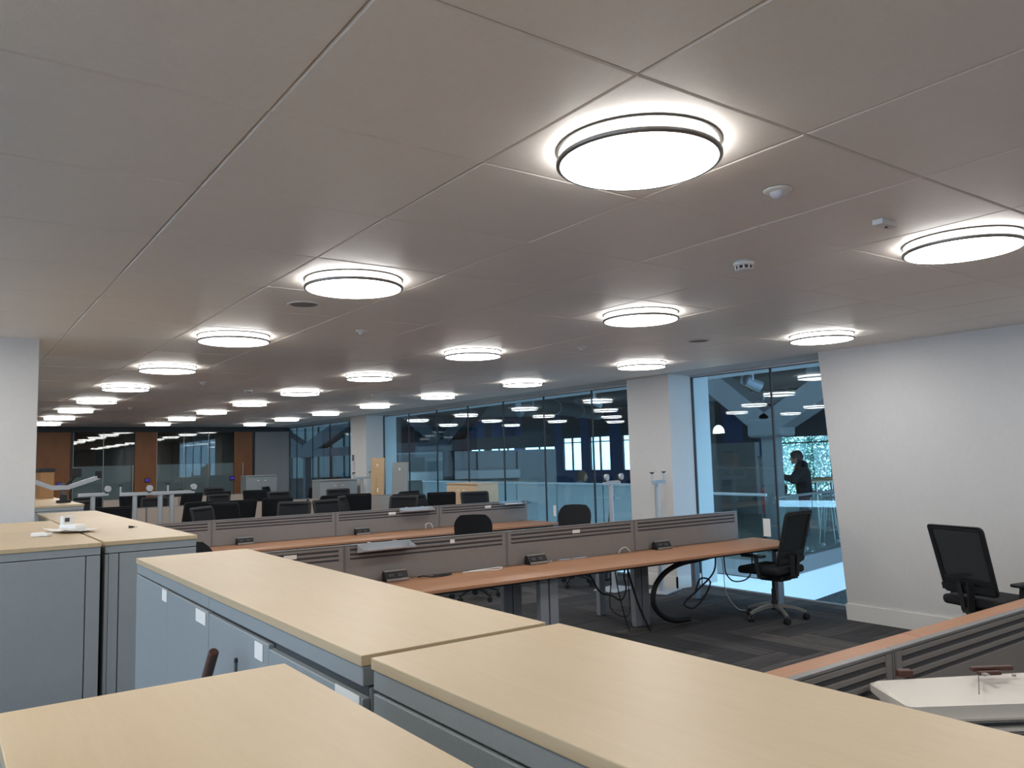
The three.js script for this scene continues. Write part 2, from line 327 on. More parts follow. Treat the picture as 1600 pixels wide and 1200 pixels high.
// small ceiling fittings, each in the middle of a tile
function lathe(pts, n = 28) { return new THREE.LatheGeometry(pts.map((p) => new THREE.Vector2(...p)), n); }
{
  const smoke = (x, z, label) => {
    const t = thing('smoke_detector', label, 'smoke detector', [x, H - 0.001, z], 0, 'smoke detectors');
    obj('base', lathe([[0, 0], [0.055, 0], [0.055, -0.022], [0.05, -0.028], [0, -0.028]]), M.plasticWhite, t);
    obj('vent', lathe([[0.043, -0.028], [0.043, -0.044]]), M.slot, t);
    for (let k = 0; k < 10; k++) { const a = k / 10 * 6.283; obj('rib', box(0.006, 0.018, 0.008, 0.045 * Math.cos(a), -0.036, 0.045 * Math.sin(a)), M.plasticWhite, t); }
    obj('cap', lathe([[0, -0.043], [0.045, -0.043], [0.04, -0.05], [0.02, -0.054], [0, -0.055]]), M.plasticWhite, t);
  };
  smoke(3.472, -2.658, 'white smoke detector with slotted cap, nearest on the ceiling');
  smoke(3.395, -10.861, 'small white smoke detector far along the ceiling');
  const sensor = (x, z, label, r = 0.055) => {
    const t = thing('ceiling_sensor', label, 'sensor', [x, H - 0.001, z], 0, 'round ceiling sensors');
    obj('flange', lathe([[0, 0], [r, 0], [r, -0.004], [r * 0.82, -0.01], [r * 0.55, -0.012]]), M.plasticWhite, t);
    obj('lens', lathe([[r * 0.56, -0.011], [r * 0.45, -0.028], [r * 0.2, -0.036], [0, -0.037]]), std({ color: 0xc7c9d2, roughness: 0.35 }), t);
  };
  sensor(2.63, -1.835, 'round white domed sensor beside the nearest lamp');
  sensor(2.635, -5.633, 'small round sensor past the flush speaker', 0.045);
  sensor(4.856, -5.607, 'small round sensor in the middle of the ceiling', 0.045);
  sensor(2.581, -10.024, 'tiny round sensor in the left half of the far ceiling', 0.045);
  sensor(2.604, -14.737, 'farthest tiny round sensor on the ceiling at left', 0.045);
  const sp = (x, z, label) => {
    const t = thing('ceiling_speaker', label, 'speaker', [x, H - 0.001, z], 0, 'flush ceiling speakers');
    obj('trim_ring', lathe([[0.085, 0], [0.105, 0], [0.104, -0.005], [0.088, -0.007], [0.085, -0.003]]), M.plasticWhite, t);
    obj('grille', lathe([[0, -0.004], [0.086, -0.004], [0.086, 0]]), std({ color: 0x9a9895, roughness: 0.8, bumpMap: perf, bumpScale: 0.001 }), t);
  };
  sp(1.869, -4.851, 'round flush speaker grille beside the second left lamp');
  sp(5.583, -4.813, 'round flush speaker grille before the glass wall');
  const t = thing('emergency_light', 'small white rectangular box with a dark eye on the ceiling', 'emergency light', [3.422, H - 0.001, -1.843], 0);
  obj('box', rbox(0.125, 0.026, 0.05, 0, -0.013, 0, 0.004), M.plasticWhite, t);
  obj('eye', cyl(0.006, 0.006, 0.004, 0.01, -0.028, 0.0, 14), M.black, t);
}
// ---------------------------------------------------------------- storage cabinets
const CT = 1.33, TOPT = 0.022, HEAD = 0.038;
function cabinet(label, x0, x1, z0, z1, group, postSide = 0, drop = [0, 0]) {
  const t = thing('storage_cabinet', label, 'cabinet', [(x0 + x1) / 2, 0, (z0 + z1) / 2], 0, group);
  const w = x1 - x0, l = z1 - z0, yT = CT - TOPT, hx = w / 2, hz = l / 2, g = 0.0012;
  obj('plinth', span(-hx + 0.02, hx - 0.02, 0, 0.06, -hz + 0.02, hz - 0.02), M.steelDark, t);
  obj('carcass', muv(rspan(-hx + 0.016, hx - 0.006, 0.06, yT, -hz + 0.006, hz - 0.006, 0.003)), M.steelDark, t);
  obj('header_rail', muv(rspan(-hx, hx, yT - HEAD, yT, -hz, hz, 0.003)), M.steel, t);
  // doors on the side that looks to -x
  for (const k of [0, 1]) {
    const a = k ? g : -hz + g, b = k ? hz - g : -g;
    const dr = obj('door', muv(rspan(-hx - 0.001, -hx + 0.016, 0.065, yT - HEAD - 0.005 - drop[k], a, b, 0.003)), M.steel, t);
    obj('lock', cyl(0.009, 0.009, 0.006, 0, 0, 0, 14).rotateZ(Math.PI / 2).translate(-hx - 0.003, 0.72, k ? 0.05 : -0.05), M.alu, dr);
  }
  // end panel that looks to +z: corner post, gap, sheet
  const p = 0.062, y1 = yT - HEAD - 0.004;
  const posts = postSide ? [postSide] : [-1, 1];
  for (const s of posts) obj('corner_post', muv(rspan(s < 0 ? -hx + 0.017 : hx - p, s < 0 ? -hx + p : hx, 0.06, y1, hz - 0.02, hz, 0.003)), M.steel, t);
  const xa = posts.includes(-1) ? -hx + p + 0.005 : -hx + 0.017, xb = posts.includes(1) ? hx - p - 0.005 : hx;
  obj('side_panel', muv(rspan(xa, xb, 0.06, y1, hz - 0.012, hz, 0.003)), M.steel, t);
  obj('back_panel', muv(rspan(hx - 0.008, hx, 0.06, y1, -hz + 0.004, hz - 0.021, 0.002)), M.steel, t);
  return t;
}
function worktop(label, x0, x1, z0, z1) {
  const t = thing('worktop', label, 'worktop', [(x0 + x1) / 2, CT - TOPT, (z0 + z1) / 2]);
  const w = x1 - x0, l = z1 - z0;
  obj('board', muv(rbox(w, TOPT - 0.0004, l, 0, TOPT / 2 + 0.0004, 0, 0.002), true), M.maple, t);
  return t;
}
const rows = [
  ['A', 0.668, 1.118, [[-3.59, -2.52], [-2.516, -1.445]], 'middle row', 'long maple worktop of the middle row, with the labelled blue-grey doors below', 0],
  ['B', 0.675, 1.135, [[-1.414, -0.34], [-0.336, 0.738]], 'near right row', 'maple worktop of the near right row, cut by the right edge of the photo', 0],
  ['C', 0.08, 0.535, [[-1.487, -0.42], [-0.416, 0.65]], 'near left row', 'maple worktop at the bottom left corner of the photo', 0],
];
const names = { A: ['far cabinet of the row with white labels, blue-grey doors', 'near cabinet of the row with white labels, door slightly dropped'], B: ['grey cabinet under the near right maple worktop, farther unit', 'grey cabinet under the near right maple worktop, unit beside the camera'], C: ['grey cabinet under the bottom left maple worktop, farther unit', 'grey cabinet under the bottom left maple worktop, unit beside the camera'] };
for (const [k, x0, x1, zs, , top] of rows) {
  zs.forEach(([a, b], i) => cabinet(names[k][i], x0 + 0.004, x1 - 0.004, a, b, 'grey steel storage cabinets', 0, k === 'A' && i ? [0.006, 0.016] : [0, 0.002]));
  worktop(top, x0, x1, zs[0][0] - 0.002, zs[1][1] + 0.002);
}
[[-5.665, -4.525, 'first grey cabinet of the row past the labelled one, end panel showing'], [-6.81, -5.67, 'second grey cabinet of the row past the labelled one'], [-7.95, -6.815, 'last grey cabinet of the row past the labelled one']].forEach(([a, b, n]) => cabinet(n, 0.697, 1.139, a, b, 'grey steel storage cabinets', -1));
worktop('long maple worktop with a small dark clip on it, beside the white column', 0.693, 1.143, -7.953, -4.522);
[[-5.62, -4.5, 'grey cabinet at the left edge of the photo, broad end panel showing'], [-6.74, -5.625, 'grey cabinet between the left edge and the white column']].forEach(([a, b, n], i) => { cabinet(n, 0.225, 0.672, a, b, 'grey steel storage cabinets', 1); worktop(i ? 'maple worktop against the white column at left' : 'maple worktop at left edge carrying the white tray', 0.221, 0.676, a + (i ? -0.002 : 0.002), b + (i ? -0.001 : 0.003)); });
[[-10.98, -9.6, 'grey cabinet behind the white column, near one under the monitor arm'], [-12.6, -11.0, 'grey cabinet behind the white column, far one']].forEach(([a, b, n]) => cabinet(n, 0.815, 1.265, a, b, 'grey steel storage cabinets', 1));
worktop('maple worktop behind the white column with a monitor arm on it', 0.81, 1.27, -12.603, -9.597);

// labels stuck on the doors of the middle row
[[-3.12, -3.05, 1.222, 1.262, 'narrow white label on the farthest blue-grey door'], [-2.655, -2.545, 1.218, 1.256, 'square white label on the door left of the brown roll'], [-2.08, -2.018, 1.21, 1.252, 'white label on the door right of the brown roll'], [-1.57, -1.455, 1.213, 1.252, 'wide white label at the near end of the labelled doors']].forEach(([z0, z1, y0, y1, l]) =>
  tag(obj('door_label', span(0.6685, 0.6705, y0, y1, z0, z1), M.paper), l, 'label', 'white labels on the cabinet doors'));
{
  const t = thing('brown_roll', 'brown rolled tube leaning against the labelled cabinet doors', 'roll', [0.6, 0, -2.2], 0);
  obj('roll', rod(V(0, 0.014, -1.0), V(0, 1.212, 0.0), 0.0135, 0.0135, 20), M.brownRoll, t);
  obj('cap', rod(V(0, 1.2118, -0.0002), V(0, 1.215, 0.0026), 0.0132, 0.011, 20), M.brown, t);
  const s = thing('metal_rod', 'thin dark rod standing beside the brown rolled tube', 'rod', [0.635, 0, -2.15], 0);
  obj('shaft', rod(V(0.0, 0.005, -0.04), V(0.008, 1.19, 0.0), 0.004, 0.004, 10), M.steelDark, s);
  obj('tip', rod(V(0.008, 1.19, 0.0), V(0.008, 1.2, 0.0003), 0.0055, 0.004, 10), M.black, s);
}
// things on the left worktops
{
  const t = thing('plastic_tray', 'thin crumpled white plastic sheet under the card terminal', 'plastic sheet', [0.652, CT, -5.42], 0.25);
  const g = new THREE.PlaneGeometry(0.2, 0.34, 10, 14); g.rotateX(-Math.PI / 2); const p = g.attributes.position;
  for (let i = 0; i < p.count; i++) { const x = p.getX(i) / 0.1, z = p.getZ(i) / 0.17, r = Math.max(0, Math.hypot(x, z) - 0.45); p.setY(i, 0.004 + 0.022 * r * r + 0.004 * Math.abs(Math.sin(9 * x + 5 * z)) * r); }
  g.computeVertexNormals(); obj('sheet', g, std({ color: 0xeeeeec, roughness: 0.5, side: THREE.DoubleSide }), t);
  const c = thing('card_terminal', 'small white handheld terminal lying on the white sheet', 'terminal', [0.66, CT + 0.014, -5.44], 0.5);
  obj('body', rbox(0.075, 0.028, 0.15, 0, 0.016, 0, 0.01, 2), M.plasticWhite, c);
  const hd = obj('head', rbox(0.07, 0.06, 0.03, 0, 0.05, -0.055, 0.008, 2), M.plasticWhite, c);
  obj('screen', rbox(0.03, 0.024, 0.002, -0.008, 0.055, -0.039, 0.001), M.slot, hd);
  const e = thing('eraser', 'small white block lying near the edge of the left worktop', 'block', [0.478, CT, -5.2], 0.9);
  obj('block', rbox(0.05, 0.018, 0.1, 0, 0.01, 0, 0.006, 2), M.plasticWhite, e); obj('sleeve', rbox(0.054, 0.021, 0.05, 0, 0.0115, -0.02, 0.004, 2), M.paper, e);
  const k = thing('binder_clip', 'tiny dark clip lying on the long maple worktop', 'clip', [0.962, CT, -5.42], 0.4);
  obj('body', extrude([[0, 0], [0.022, 0.004], [0.022, 0.008], [0, 0.014]], 0.03), M.black, k); obj('lever', rod(V(0.02, 0.006, 0.015), V(0.05, 0.004, 0.015), 0.002), M.alu, k);
}
// monitor arm and box behind the column
{
  const t = thing('monitor_holder', 'double jointed grey monitor arm with black knuckles behind the white column', 'monitor arm', [1.14, CT, -10.2], 0);
  obj('clamp_base', [rbox(0.14, 0.03, 0.1, 0, 0.016, 0, 0.006), cyl(0.035, 0.04, 0.06, 0, 0.06, 0)], M.black, t);
  obj('post', rod(V(0, 0.08, 0), V(-0.02, 0.22, -0.02), 0.024), M.steelDark, t);
  obj('lower_arm', [bar(V(-0.42, 0.3, 0.1), V(-0.12, 0.17, 0), 0.05, 0.045), bar(V(-0.12, 0.17, 0), V(0.06, 0.17, 0), 0.05, 0.05)], M.aluPale, t);
  obj('upper_arm', [bar(V(0.04, 0.17, 0), V(0.36, 0.27, -0.1), 0.05, 0.045)], M.aluPale, t);
  obj('knuckle', [cyl(0.04, 0.04, 0.07, -0.42, 0.36, 0.1)], M.black, t);
  obj('knuckle', [cyl(0.035, 0.035, 0.08, 0.36, 0.3, -0.1)], M.black, t);
  obj('tilt_head', [rbox(0.1, 0.1, 0.05, 0.12, 0.33, 0.02, 0.01), rod(V(0.0, 0.17, 0), V(0.12, 0.3, 0.02), 0.016)], M.black, t);
  const b = thing('cardboard_box', 'tan cardboard box with dark lid beside the white column', 'box', [1.13, CT, -12.1], 0.1);
  obj('body', muv(rbox(0.16, 0.34, 0.3, 0, 0.172, 0, 0.004)), std({ map: noiseTex([150, 112, 74], 14, 0.2), roughness: 0.85 }), b);
  obj('lid', rbox(0.18, 0.05, 0.32, 0, 0.368, 0, 0.006), M.black, b);
}

// ---------------------------------------------------------------- desks and screens
const DY = 0.73, ST = 1.04;
function desk(label, w, depth, [x, z], turn, group, tail, skip = [], skipRear = []) {
  // local: x along the bench from 0 to w, screen line at z = 0, front edge at z = depth
  const t = thing('bench_desk', label, 'desk', [x, 0, z], turn, group);
  const s = tail ? [[0, 0.02], [w + 0.24, 0.02], [w + 0.2, depth * 0.52], [w - 0.12, depth], [0, depth]] : [[0, 0.02], [w - 0.003, 0.02], [w - 0.003, depth], [0, depth]];
  const g = extrude(s.map(([a, b]) => [a, -b]), 0.021, { bevelEnabled: true, bevelThickness: 0.002, bevelSize: 0.002, bevelOffset: -0.002, bevelSegments: 1 }); g.rotateX(-Math.PI / 2); g.translate(0, DY - 0.023, 0);
  obj('desktop', muv(g), M.beech, t);
  const ly = DY - 0.03;
  for (const [lx, lz] of [[0.05, depth - 0.13], tail ? [w + 0.15, 0.4] : [w - 0.05, depth - 0.13]].filter((_, k) => !skip.includes(k))) obj('leg', muv(rspan(lx - 0.043, lx + 0.043, 0.004, ly, lz - 0.03, lz + 0.03, 0.006)), M.legGrey, t);
  for (const lx of [0.05, w - 0.05].filter((_, k) => !skipRear.includes(k))) obj('rear_leg', muv(rspan(lx - 0.045, lx + 0.045, 0.004, ly, 0.03, 0.09, 0.006)), M.legGrey, t);
  obj('frame_rail', [span(0.03, w - 0.03, ly - 0.04, ly, 0.05, 0.08), span(0.03, w - 0.03, ly - 0.028, ly, depth - 0.15, depth - 0.11)].concat([0.05, w - 0.05].map((lx) => span(lx - 0.02, lx + 0.02, ly - 0.028, ly, 0.08, depth - 0.15))), M.steelDark, t);
  return t;
}
function screen(label, w, [x, z], turn, group, plain = false) {
  const t = thing('desk_screen', label, 'desk screen', [x, DY + 0.0005, z], turn, group);
  if (plain) { obj('panel', muv(rspan(0.012, w - 0.012, 0, ST - DY - 0.012, -0.021, 0.021, 0.003)), M.screenPale, t); obj('top_rail', rspan(0.001, w - 0.001, ST - DY - 0.012, ST - DY, -0.023, 0.023, 0.003), M.screenRail, t); for (const s of [0.0065, w - 0.0065]) obj('end_post', rspan(s - 0.0055, s + 0.0055, 0, ST - DY - 0.012, -0.023, 0.023, 0.002), M.screenRail, t); return t; }
  const h = ST - DY, p = 0.022, d = 0.013, e = 0.012, sl = 0.02, pitch = 0.036, y3 = h - e - 3 * pitch;
  obj('panel', muv(rspan(e, w - e, 0, y3, -d, d, 0.003)), M.screen, t);
  obj('core', span(e, w - e, y3, h - e, -0.006, 0.006), M.slot, t);
  for (let k = 0; k < 3; k++) obj('slat', muv(rspan(p * 2.2, w - p * 2.2, y3 + k * pitch + pitch - sl - 0.002, y3 + (k + 1) * pitch - 0.002, -d, d, 0.004)), M.screen, t);
  obj('stile', muv(rspan(e, p * 2.2, y3, h - e, -d, d, 0.003)), M.screen, t);
  obj('stile', muv(rspan(w - p * 2.2, w - e, y3, h - e, -d, d, 0.003)), M.screen, t);
  obj('top_rail', rspan(0.001, w - 0.001, h - e, h, -d - 0.001, d + 0.001, 0.003), M.screenRail, t);
  obj('end_post', rspan(0.001, e, 0, h - e, -d - 0.002, d + 0.002, 0.002), M.screenRail, t);
  obj('end_post', rspan(w - e, w - 0.001, 0, h - e, -d - 0.002, d + 0.002, 0.002), M.screenRail, t);
  return t;
}
const place = ['leftmost', 'second from left', 'third from left', 'rightmost'];
// bench 1 turns by a degree or two; module 1.545 m
const T1 = -0.033 * -1, W = 1.545;
const p1 = (u, v = 0) => [2.641 - W + u * Math.cos(T1) + v * Math.sin(T1), -6.058 + u * Math.sin(T1) * 1 + v * Math.cos(T1)];
for (let i = 0; i < 4; i++) {
  const c = i ? 0 : 0.12;
  desk(`beech desk with grey legs, ${place[i]} along the nearest bench` + (i === 3 ? ', its end cut at a slant' : ''), W - c, 0.74, p1(i * W + c), -T1, 'beech desks of the nearest bench', i === 3, i === 2 ? [1] : i === 3 ? [0] : [], i === 3 ? [1] : []);
  screen(`grey slotted desk screen, ${place[i]} on the nearest bench`, W - c, p1(i * W + c), -T1, 'desk screens of the nearest bench');
}
desk('beech desk on the far side of the nearest bench, right end', W, 0.74, p1(4 * W), Math.PI - T1, 'beech desks of the nearest bench', false, [], [0]);
for (let i = 0; i < 4; i++) {
  const c = i ? 0 : 0.2, w = 1.588 - c, x = 2.699 + (i - 1) * 1.588 + c;
  desk(`beech desk, ${place[i]} along the second bench`, w, 0.86, [x, -10.03], 0, 'beech desks of the second bench', false);
  screen(`grey slotted desk screen, ${place[i]} on the second bench`, w, [x, -10.03], 0, 'desk screens of the second bench');
}
for (const [r, z, n] of [['third', -14.3, 4], ['fourth', -18.6, 3]]) for (let i = 0; i < n; i++) {
  const w = 1.5, x = 1.3 + i * w;
  desk(`beech desk behind the dark chairs, ${i === n - 1 ? 'rightmost' : place[i]} along the ${r} bench`, w, 0.8, [x, z], 0, `desks of the ${r} bench`, false);
  screen(`pale grey desk screen behind dark chairs, ${i === n - 1 ? 'rightmost' : place[i]} on the ${r} bench`, w, [x, z], 0, `desk screens of the ${r} bench`, true);
}
// bench at the bottom right: its screens are nearest the camera, its desks lie behind them
[[1.2, 'left one'], [2.571, 'middle one'], [4.122, 'right one']].forEach(([x, n], i) => {
  const w = i ? 1.55 : 1.37, zz = -1.47;
  desk(`beech desk behind the bottom right screen, ${n}`, w, 0.82, [x + w, zz], Math.PI, 'beech desks of the bottom right bench', false);
  screen(`dark grey slotted screen at bottom right, ${n}`, w, [x, zz], 0, 'desk screens of the bottom right bench');
});

// power modules
function powerModule([x, z], turn, label) {
  const t = thing('power_module', label, 'power module', [x, DY + 0.0005, z], turn, 'desk power modules');
  const prof = [[-0.045, 0], [0.045, 0], [0.038, 0.02], [0.0, 0.075], [-0.03, 0.08], [-0.045, 0.06]];
  const g = extrude(prof, 0.2); g.translate(0, 0, -0.1); g.rotateY(-Math.PI / 2);
  obj('body', g, M.black, t);
  obj('lower_trim', rbox(0.196, 0.02, 0.008, 0, 0.014, 0.0445, 0.002), M.alu, t);
  obj('upper_trim', rbox(0.196, 0.012, 0.02, 0, 0.08, -0.01, 0.003), M.alu, t);
  for (const s of [-0.05, 0.03]) obj('socket', rbox(0.05, 0.03, 0.004, 0, 0, 0, 0.002).rotateX(-0.6).translate(s, 0.048, 0.024), M.slot, t);
}
[[3.04, -5.90, 'left end of the nearest bench'], [4.45, -5.86, 'middle of the nearest bench'], [6.02, -5.80, 'right half of the nearest bench']].forEach(([x, z, n]) => powerModule([x, z], -T1, `black and silver power module on the desk, ${n}`));
[[3.07, -9.93, 'left half of the second bench'], [4.63, -9.93, 'right half of the second bench']].forEach(([x, z, n]) => powerModule([x, z], 0, `black and silver power module on the desk, ${n}`));

// letter trays hung on the screens
function letterTray([x, y, z], w, label, m = M.aluPale) {
  const t = thing('letter_tray', label, 'tray', [x, y, z], 0, 'trays hung on the desk screens');
  const prof = [[0, -0.02], [0.13, 0.0], [0.134, 0.012], [0.128, 0.012], [0.125, 0.004], [0.006, -0.014], [0.004, 0.05], [0, 0.05]];
  const g = extrude(prof, w); g.rotateY(-Math.PI / 2); g.translate(w / 2, 0, 0);
  obj('trough', g, m, t);
  for (const s of [-1, 1]) { const e = extrude([[0, -0.02], [0.13, 0], [0.134, 0.012], [0.004, 0.05]], 0.003); e.rotateY(-Math.PI / 2); obj('end_cheek', e.translate(s * w / 2 + 0.0015, 0, 0), m, t); }
  obj('hook', [box(0.02, 0.004, 0.05, -w / 4, 0.052, -0.023), box(0.02, 0.004, 0.05, w / 4, 0.052, -0.023)], m, t);
  return t;
}
letterTray([2.97, 0.992, -5.972], 0.46, 'grey metal tray on the nearest bench screen');
letterTray([5.48, 0.992, -10.012], 0.5, 'grey metal tray on the middle of the second bench screens');
letterTray([7.18, 0.992, -10.012], 0.5, 'clear tray holding white paper at the end of the second bench', M.acrylic);
tag(obj('paper_stack', rbox(0.3, 0.012, 0.08, 7.16, 0.999, -9.95, 0.003), M.paper), 'white paper lying in the clear tray of the second bench', 'paper');
tag(obj('acrylic_sheet', span(7.44, 7.446, DY + 0.001, 1.02, -9.98, -9.72), M.acrylic), 'upright clear acrylic sheet at the end of the second bench', 'acrylic sheet');
// white name labels on the screens
[[2.2, 0.985, -6.035 + 0.03, 0.1, 'white name label on the leftmost nearest screen, beside the maple worktop'], [3.62, 0.995, -5.962, 0.045, 'small white label right of the grey tray on the nearest bench'], [4.98, 0.98, -5.918, 0.09, 'white name label on the third screen of the nearest bench']].forEach(([x, y, z, w, l]) => {
  const o = obj('name_label', rbox(w, 0.032, 0.003, 0, 0, 0, 0.001), M.paper); o.position.set(x, y, z + 0.003); o.rotation.y = -T1; tag(o, l, 'label', 'white labels on the screens');
});
[[5.12, 'white name label left of the tray on the second bench'], [6.72, 'white name label on the rightmost screen of the second bench']].forEach(([x, l]) => tag(obj('name_label', rbox(0.11, 0.036, 0.003, x, 0.975, -10.0145, 0.001), M.paper), l, 'label', 'white labels on the screens'));
// loose cables on and under the nearest bench
const cable = (pts, r, m, label) => tag(obj('cable', tube(pts, r, 40, 7), m), label, 'cable', 'loose desk cables');
cable([[3.22, 0.742, -5.86], [3.26, 0.75, -5.84], [3.34, 0.737, -5.83], [3.46, 0.737, -5.82], [3.54, 0.74, -5.85], [3.5, 0.738, -5.88], [3.38, 0.737, -5.87]], 0.006, M.black, 'short black looped lead on the nearest bench beside the left power module');
cable([[3.66, 0.736, -5.86], [3.82, 0.736, -5.84], [3.98, 0.736, -5.78], [4.06, 0.74, -5.86], [3.9, 0.737, -5.88], [3.72, 0.736, -5.87]], 0.0045, M.plasticWhite, 'white lead lying in a loop on the nearest bench');
cable([[5.45, 0.735, -5.84], [5.5, 0.77, -5.86], [5.58, 0.78, -5.87], [5.62, 0.735, -5.85]], 0.004, M.plasticWhite, 'white wire arch standing on the nearest bench right of the middle');
cable([[5.58, 0.735, -9.9], [5.6, 0.8, -9.92], [5.68, 0.8, -9.93], [5.7, 0.735, -9.9]], 0.005, M.plasticWhite, 'pale wire arch standing on the second bench');
cable([[6.6, 0.63, -5.62], [6.4, 0.61, -5.64], [6.08, 0.58, -5.66], [5.86, 0.5, -5.66], [5.74, 0.38, -5.66], [5.72, 0.24, -5.66], [5.82, 0.12, -5.66], [6.0, 0.045, -5.66], [6.22, 0.029, -5.66]], 0.027, M.black, 'thick black cable conduit curving from desk to carpet');
cable([[4.72, 0.69, -5.5], [4.79, 0.61, -5.5], [4.89, 0.47, -5.5], [5.03, 0.42, -5.5], [5.15, 0.37, -5.5], [5.21, 0.46, -5.5], [5.19, 0.58, -5.5], [5.22, 0.69, -5.5]], 0.008, M.black, 'black cable hanging in a loop beneath the nearest bench');
cable([[5.16, 0.69, -5.66], [5.13, 0.5, -5.62], [5.1, 0.29, -5.6], [5.21, 0.2, -5.58], [5.33, 0.2, -5.6], [5.4, 0.3, -5.66], [5.42, 0.69, -5.7]], 0.005, M.black, 'thin cable hanging low beneath the nearest bench');
cable([[5.42, 0.69, -5.72], [5.46, 0.5, -5.7], [5.52, 0.25, -5.66], [5.6, 0.008, -5.6]], 0.011, M.black, 'straight black cable bundle dropping to the carpet');
cable([[5.34, 0.69, -5.8], [5.37, 0.4, -5.78], [5.44, 0.1, -5.76], [5.46, 0.006, -5.74]], 0.006, M.black, 'slim black cable beside the straight bundle');
cable([[6.5, 0.69, -5.52], [6.47, 0.5, -5.52], [6.2, 0.33, -5.52], [6.0, 0.22, -5.52], [6.1, 0.17, -5.5], [6.3, 0.28, -5.5], [6.42, 0.4, -5.54], [6.3, 0.43, -5.56], [6.2, 0.3, -5.55]], 0.009, M.black, 'tangled black cable under the right end of the nearest bench');
cable([[6.55, 0.69, -5.46], [6.58, 0.46, -5.46], [6.7, 0.37, -5.46], [6.95, 0.4, -5.46], [7.02, 0.69, -5.46]], 0.007, M.black, 'black cable swagged under the right end of the nearest bench');
cable([[6.82, 0.69, -5.72], [6.85, 0.4, -5.72], [6.88, 0.2, -5.72], [7.0, 0.02, -5.66], [7.12, 0.008, -5.6], [7.1, 0.008, -5.52]], 0.004, M.plasticWhite, 'pale thin cable trailing onto the carpet near the office chair');
// ---------------------------------------------------------------- monitor stands
function tStand([x, z], turn, kind, label, y = 1.35, half = 0.19) {
  const t = thing('monitor_stand', label, 'stand', [x, 0, z], turn, 'grey monitor stands');
  obj('foot', [rbox(0.46, 0.016, 0.34, 0, 0.01, 0, 0.005)], M.aluPale, t);
  obj('post', rod(V(0, 0.01, 0), V(0, y + 0.02, 0), 0.033, 0.03, 16), M.aluPale, t);
  obj('crossbar', rbox(half * 2, 0.045, 0.03, 0, y, 0.02, 0.004), M.aluPale, t);
  for (const s of [-1, 1]) {
    if (kind[(s + 1) / 2] === 'c') { obj('upright', rod(V(s * (half - 0.012), y, 0.02), V(s * (half - 0.012), y + 0.105, 0.02), 0.012), M.aluPale, t); obj('end_cap', cyl(0.034, 0.012, 0.02, s * (half - 0.012), y + 0.115, 0.02), M.steelDark, t); }
    if (kind[(s + 1) / 2] === 'd') { const k = obj('tilt_mount', [rbox(0.05, 0.09, 0.04, s * (half - 0.02), y + 0.055, 0.02, 0.01)], M.black, t); obj('disc', cyl(0.042, 0.042, 0.03, 0, 0, 0, 24).rotateX(Math.PI / 2).translate(s * (half - 0.02), y + 0.07, 0.055), M.aluPale, k); }
  }
  return t;
}
tStand([7.0, -7.6], 0.25, 'dd', 'grey monitor stand with two round discs before the glass');
tStand([7.31, -7.09], 0.35, 'cc', 'grey monitor stand with two flared caps before the white column');
tStand([1.70, -12.1], 0.1, '-d', 'grey monitor stand nearest the monitor arm behind the column');
tStand([2.13, -11.6], 0.0, 'cd', 'grey monitor stand with a flared cap, left of the middle pair');
tStand([2.34, -11.1], 0.1, '-c', 'short barred grey monitor stand, middle of the left group', 1.36, 0.1);
tStand([2.66, -11.9], 0.05, '-d', 'grey monitor stand with a white disc, rightmost of the left group', 1.34, 0.3);
tStand([7.2, -15.45], 0.0, 'cc', 'small distant grey monitor stand before the far column', 1.36);
// ---------------------------------------------------------------- white enamel chest at the bottom right
{
  // long axis runs from the screen towards the right edge of the photo, nearer the camera
  const t = thing('enamel_chest', 'glossy white enamel chest with chrome trim and brown latch at bottom right', 'chest', [2.375, 0, -1.44], -0.60);
  const L = 1.25, D = 0.25, y0 = 0.985;    // local: x 0..L along, z 0..D towards the camera
  obj('body', muv(rspan(0.02, L, 0.01, y0 - 0.05, 0.01, D + 0.012, 0.02, 3)), M.enamel, t);
  const lid = new RoundedBoxGeometry(L, 0.06, D, 4, 0.025); const p = lid.attributes.position;
  for (let i = 0; i < p.count; i++) { const x = p.getX(i) + L / 2, z = p.getZ(i) / D + 0.5; if (p.getY(i) > 0) p.setY(i, p.getY(i) - 0.03 * z * z - 0.03 * Math.max(0, 1 - x / 0.25) ** 2); }
  lid.computeVertexNormals(); obj('lid', lid.translate(L / 2, y0 - 0.008, D / 2), M.enamel, t);
  obj('chrome_trim', rspan(0.03, L, y0 - 0.068, y0 - 0.05, D * 0.2, D + 0.02, 0.006, 2), M.chrome, t);
  obj('chrome_trim', rspan(0.03, L, y0 - 0.1, y0 - 0.082, D * 0.2, D + 0.022, 0.006, 2), M.chrome, t);
  obj('ledge', rspan(0.03, L, y0 - 0.125, y0 - 0.112, D * 0.2, D + 0.03, 0.005, 2), M.enamel, t);
  const h = obj('latch', [rbox(0.13, 0.014, 0.02, 0.36, y0 + 0.034, 0.06, 0.005, 2), rbox(0.07, 0.012, 0.018, 0.34, y0 + 0.026, 0.08, 0.004)], M.brown, t);
  obj('key', [rbox(0.012, 0.004, 0.02, 0.315, y0 + 0.03, 0.105, 0.001), cyl(0.007, 0.007, 0.006, 0.315, y0 + 0.026, 0.095)], M.alu, h);
  obj('lock', cyl(0.006, 0.006, 0.006, 0.4, y0 + 0.024, 0.105), M.alu, h);
  obj('lid_seam', box(0.002, 0.004, 0.16).rotateX(0.09).rotateY(-0.55).translate(0.27, y0 + 0.0125, 0.14), M.slot, t);
  obj('hinge', rbox(0.045, 0.022, 0.028, 0.12, y0 + 0.012, 0.0, 0.004), M.brown, t);
  obj('hinge', rbox(0.045, 0.022, 0.028, 0.6, y0 + 0.03, 0.02, 0.004), M.brown, t);
}

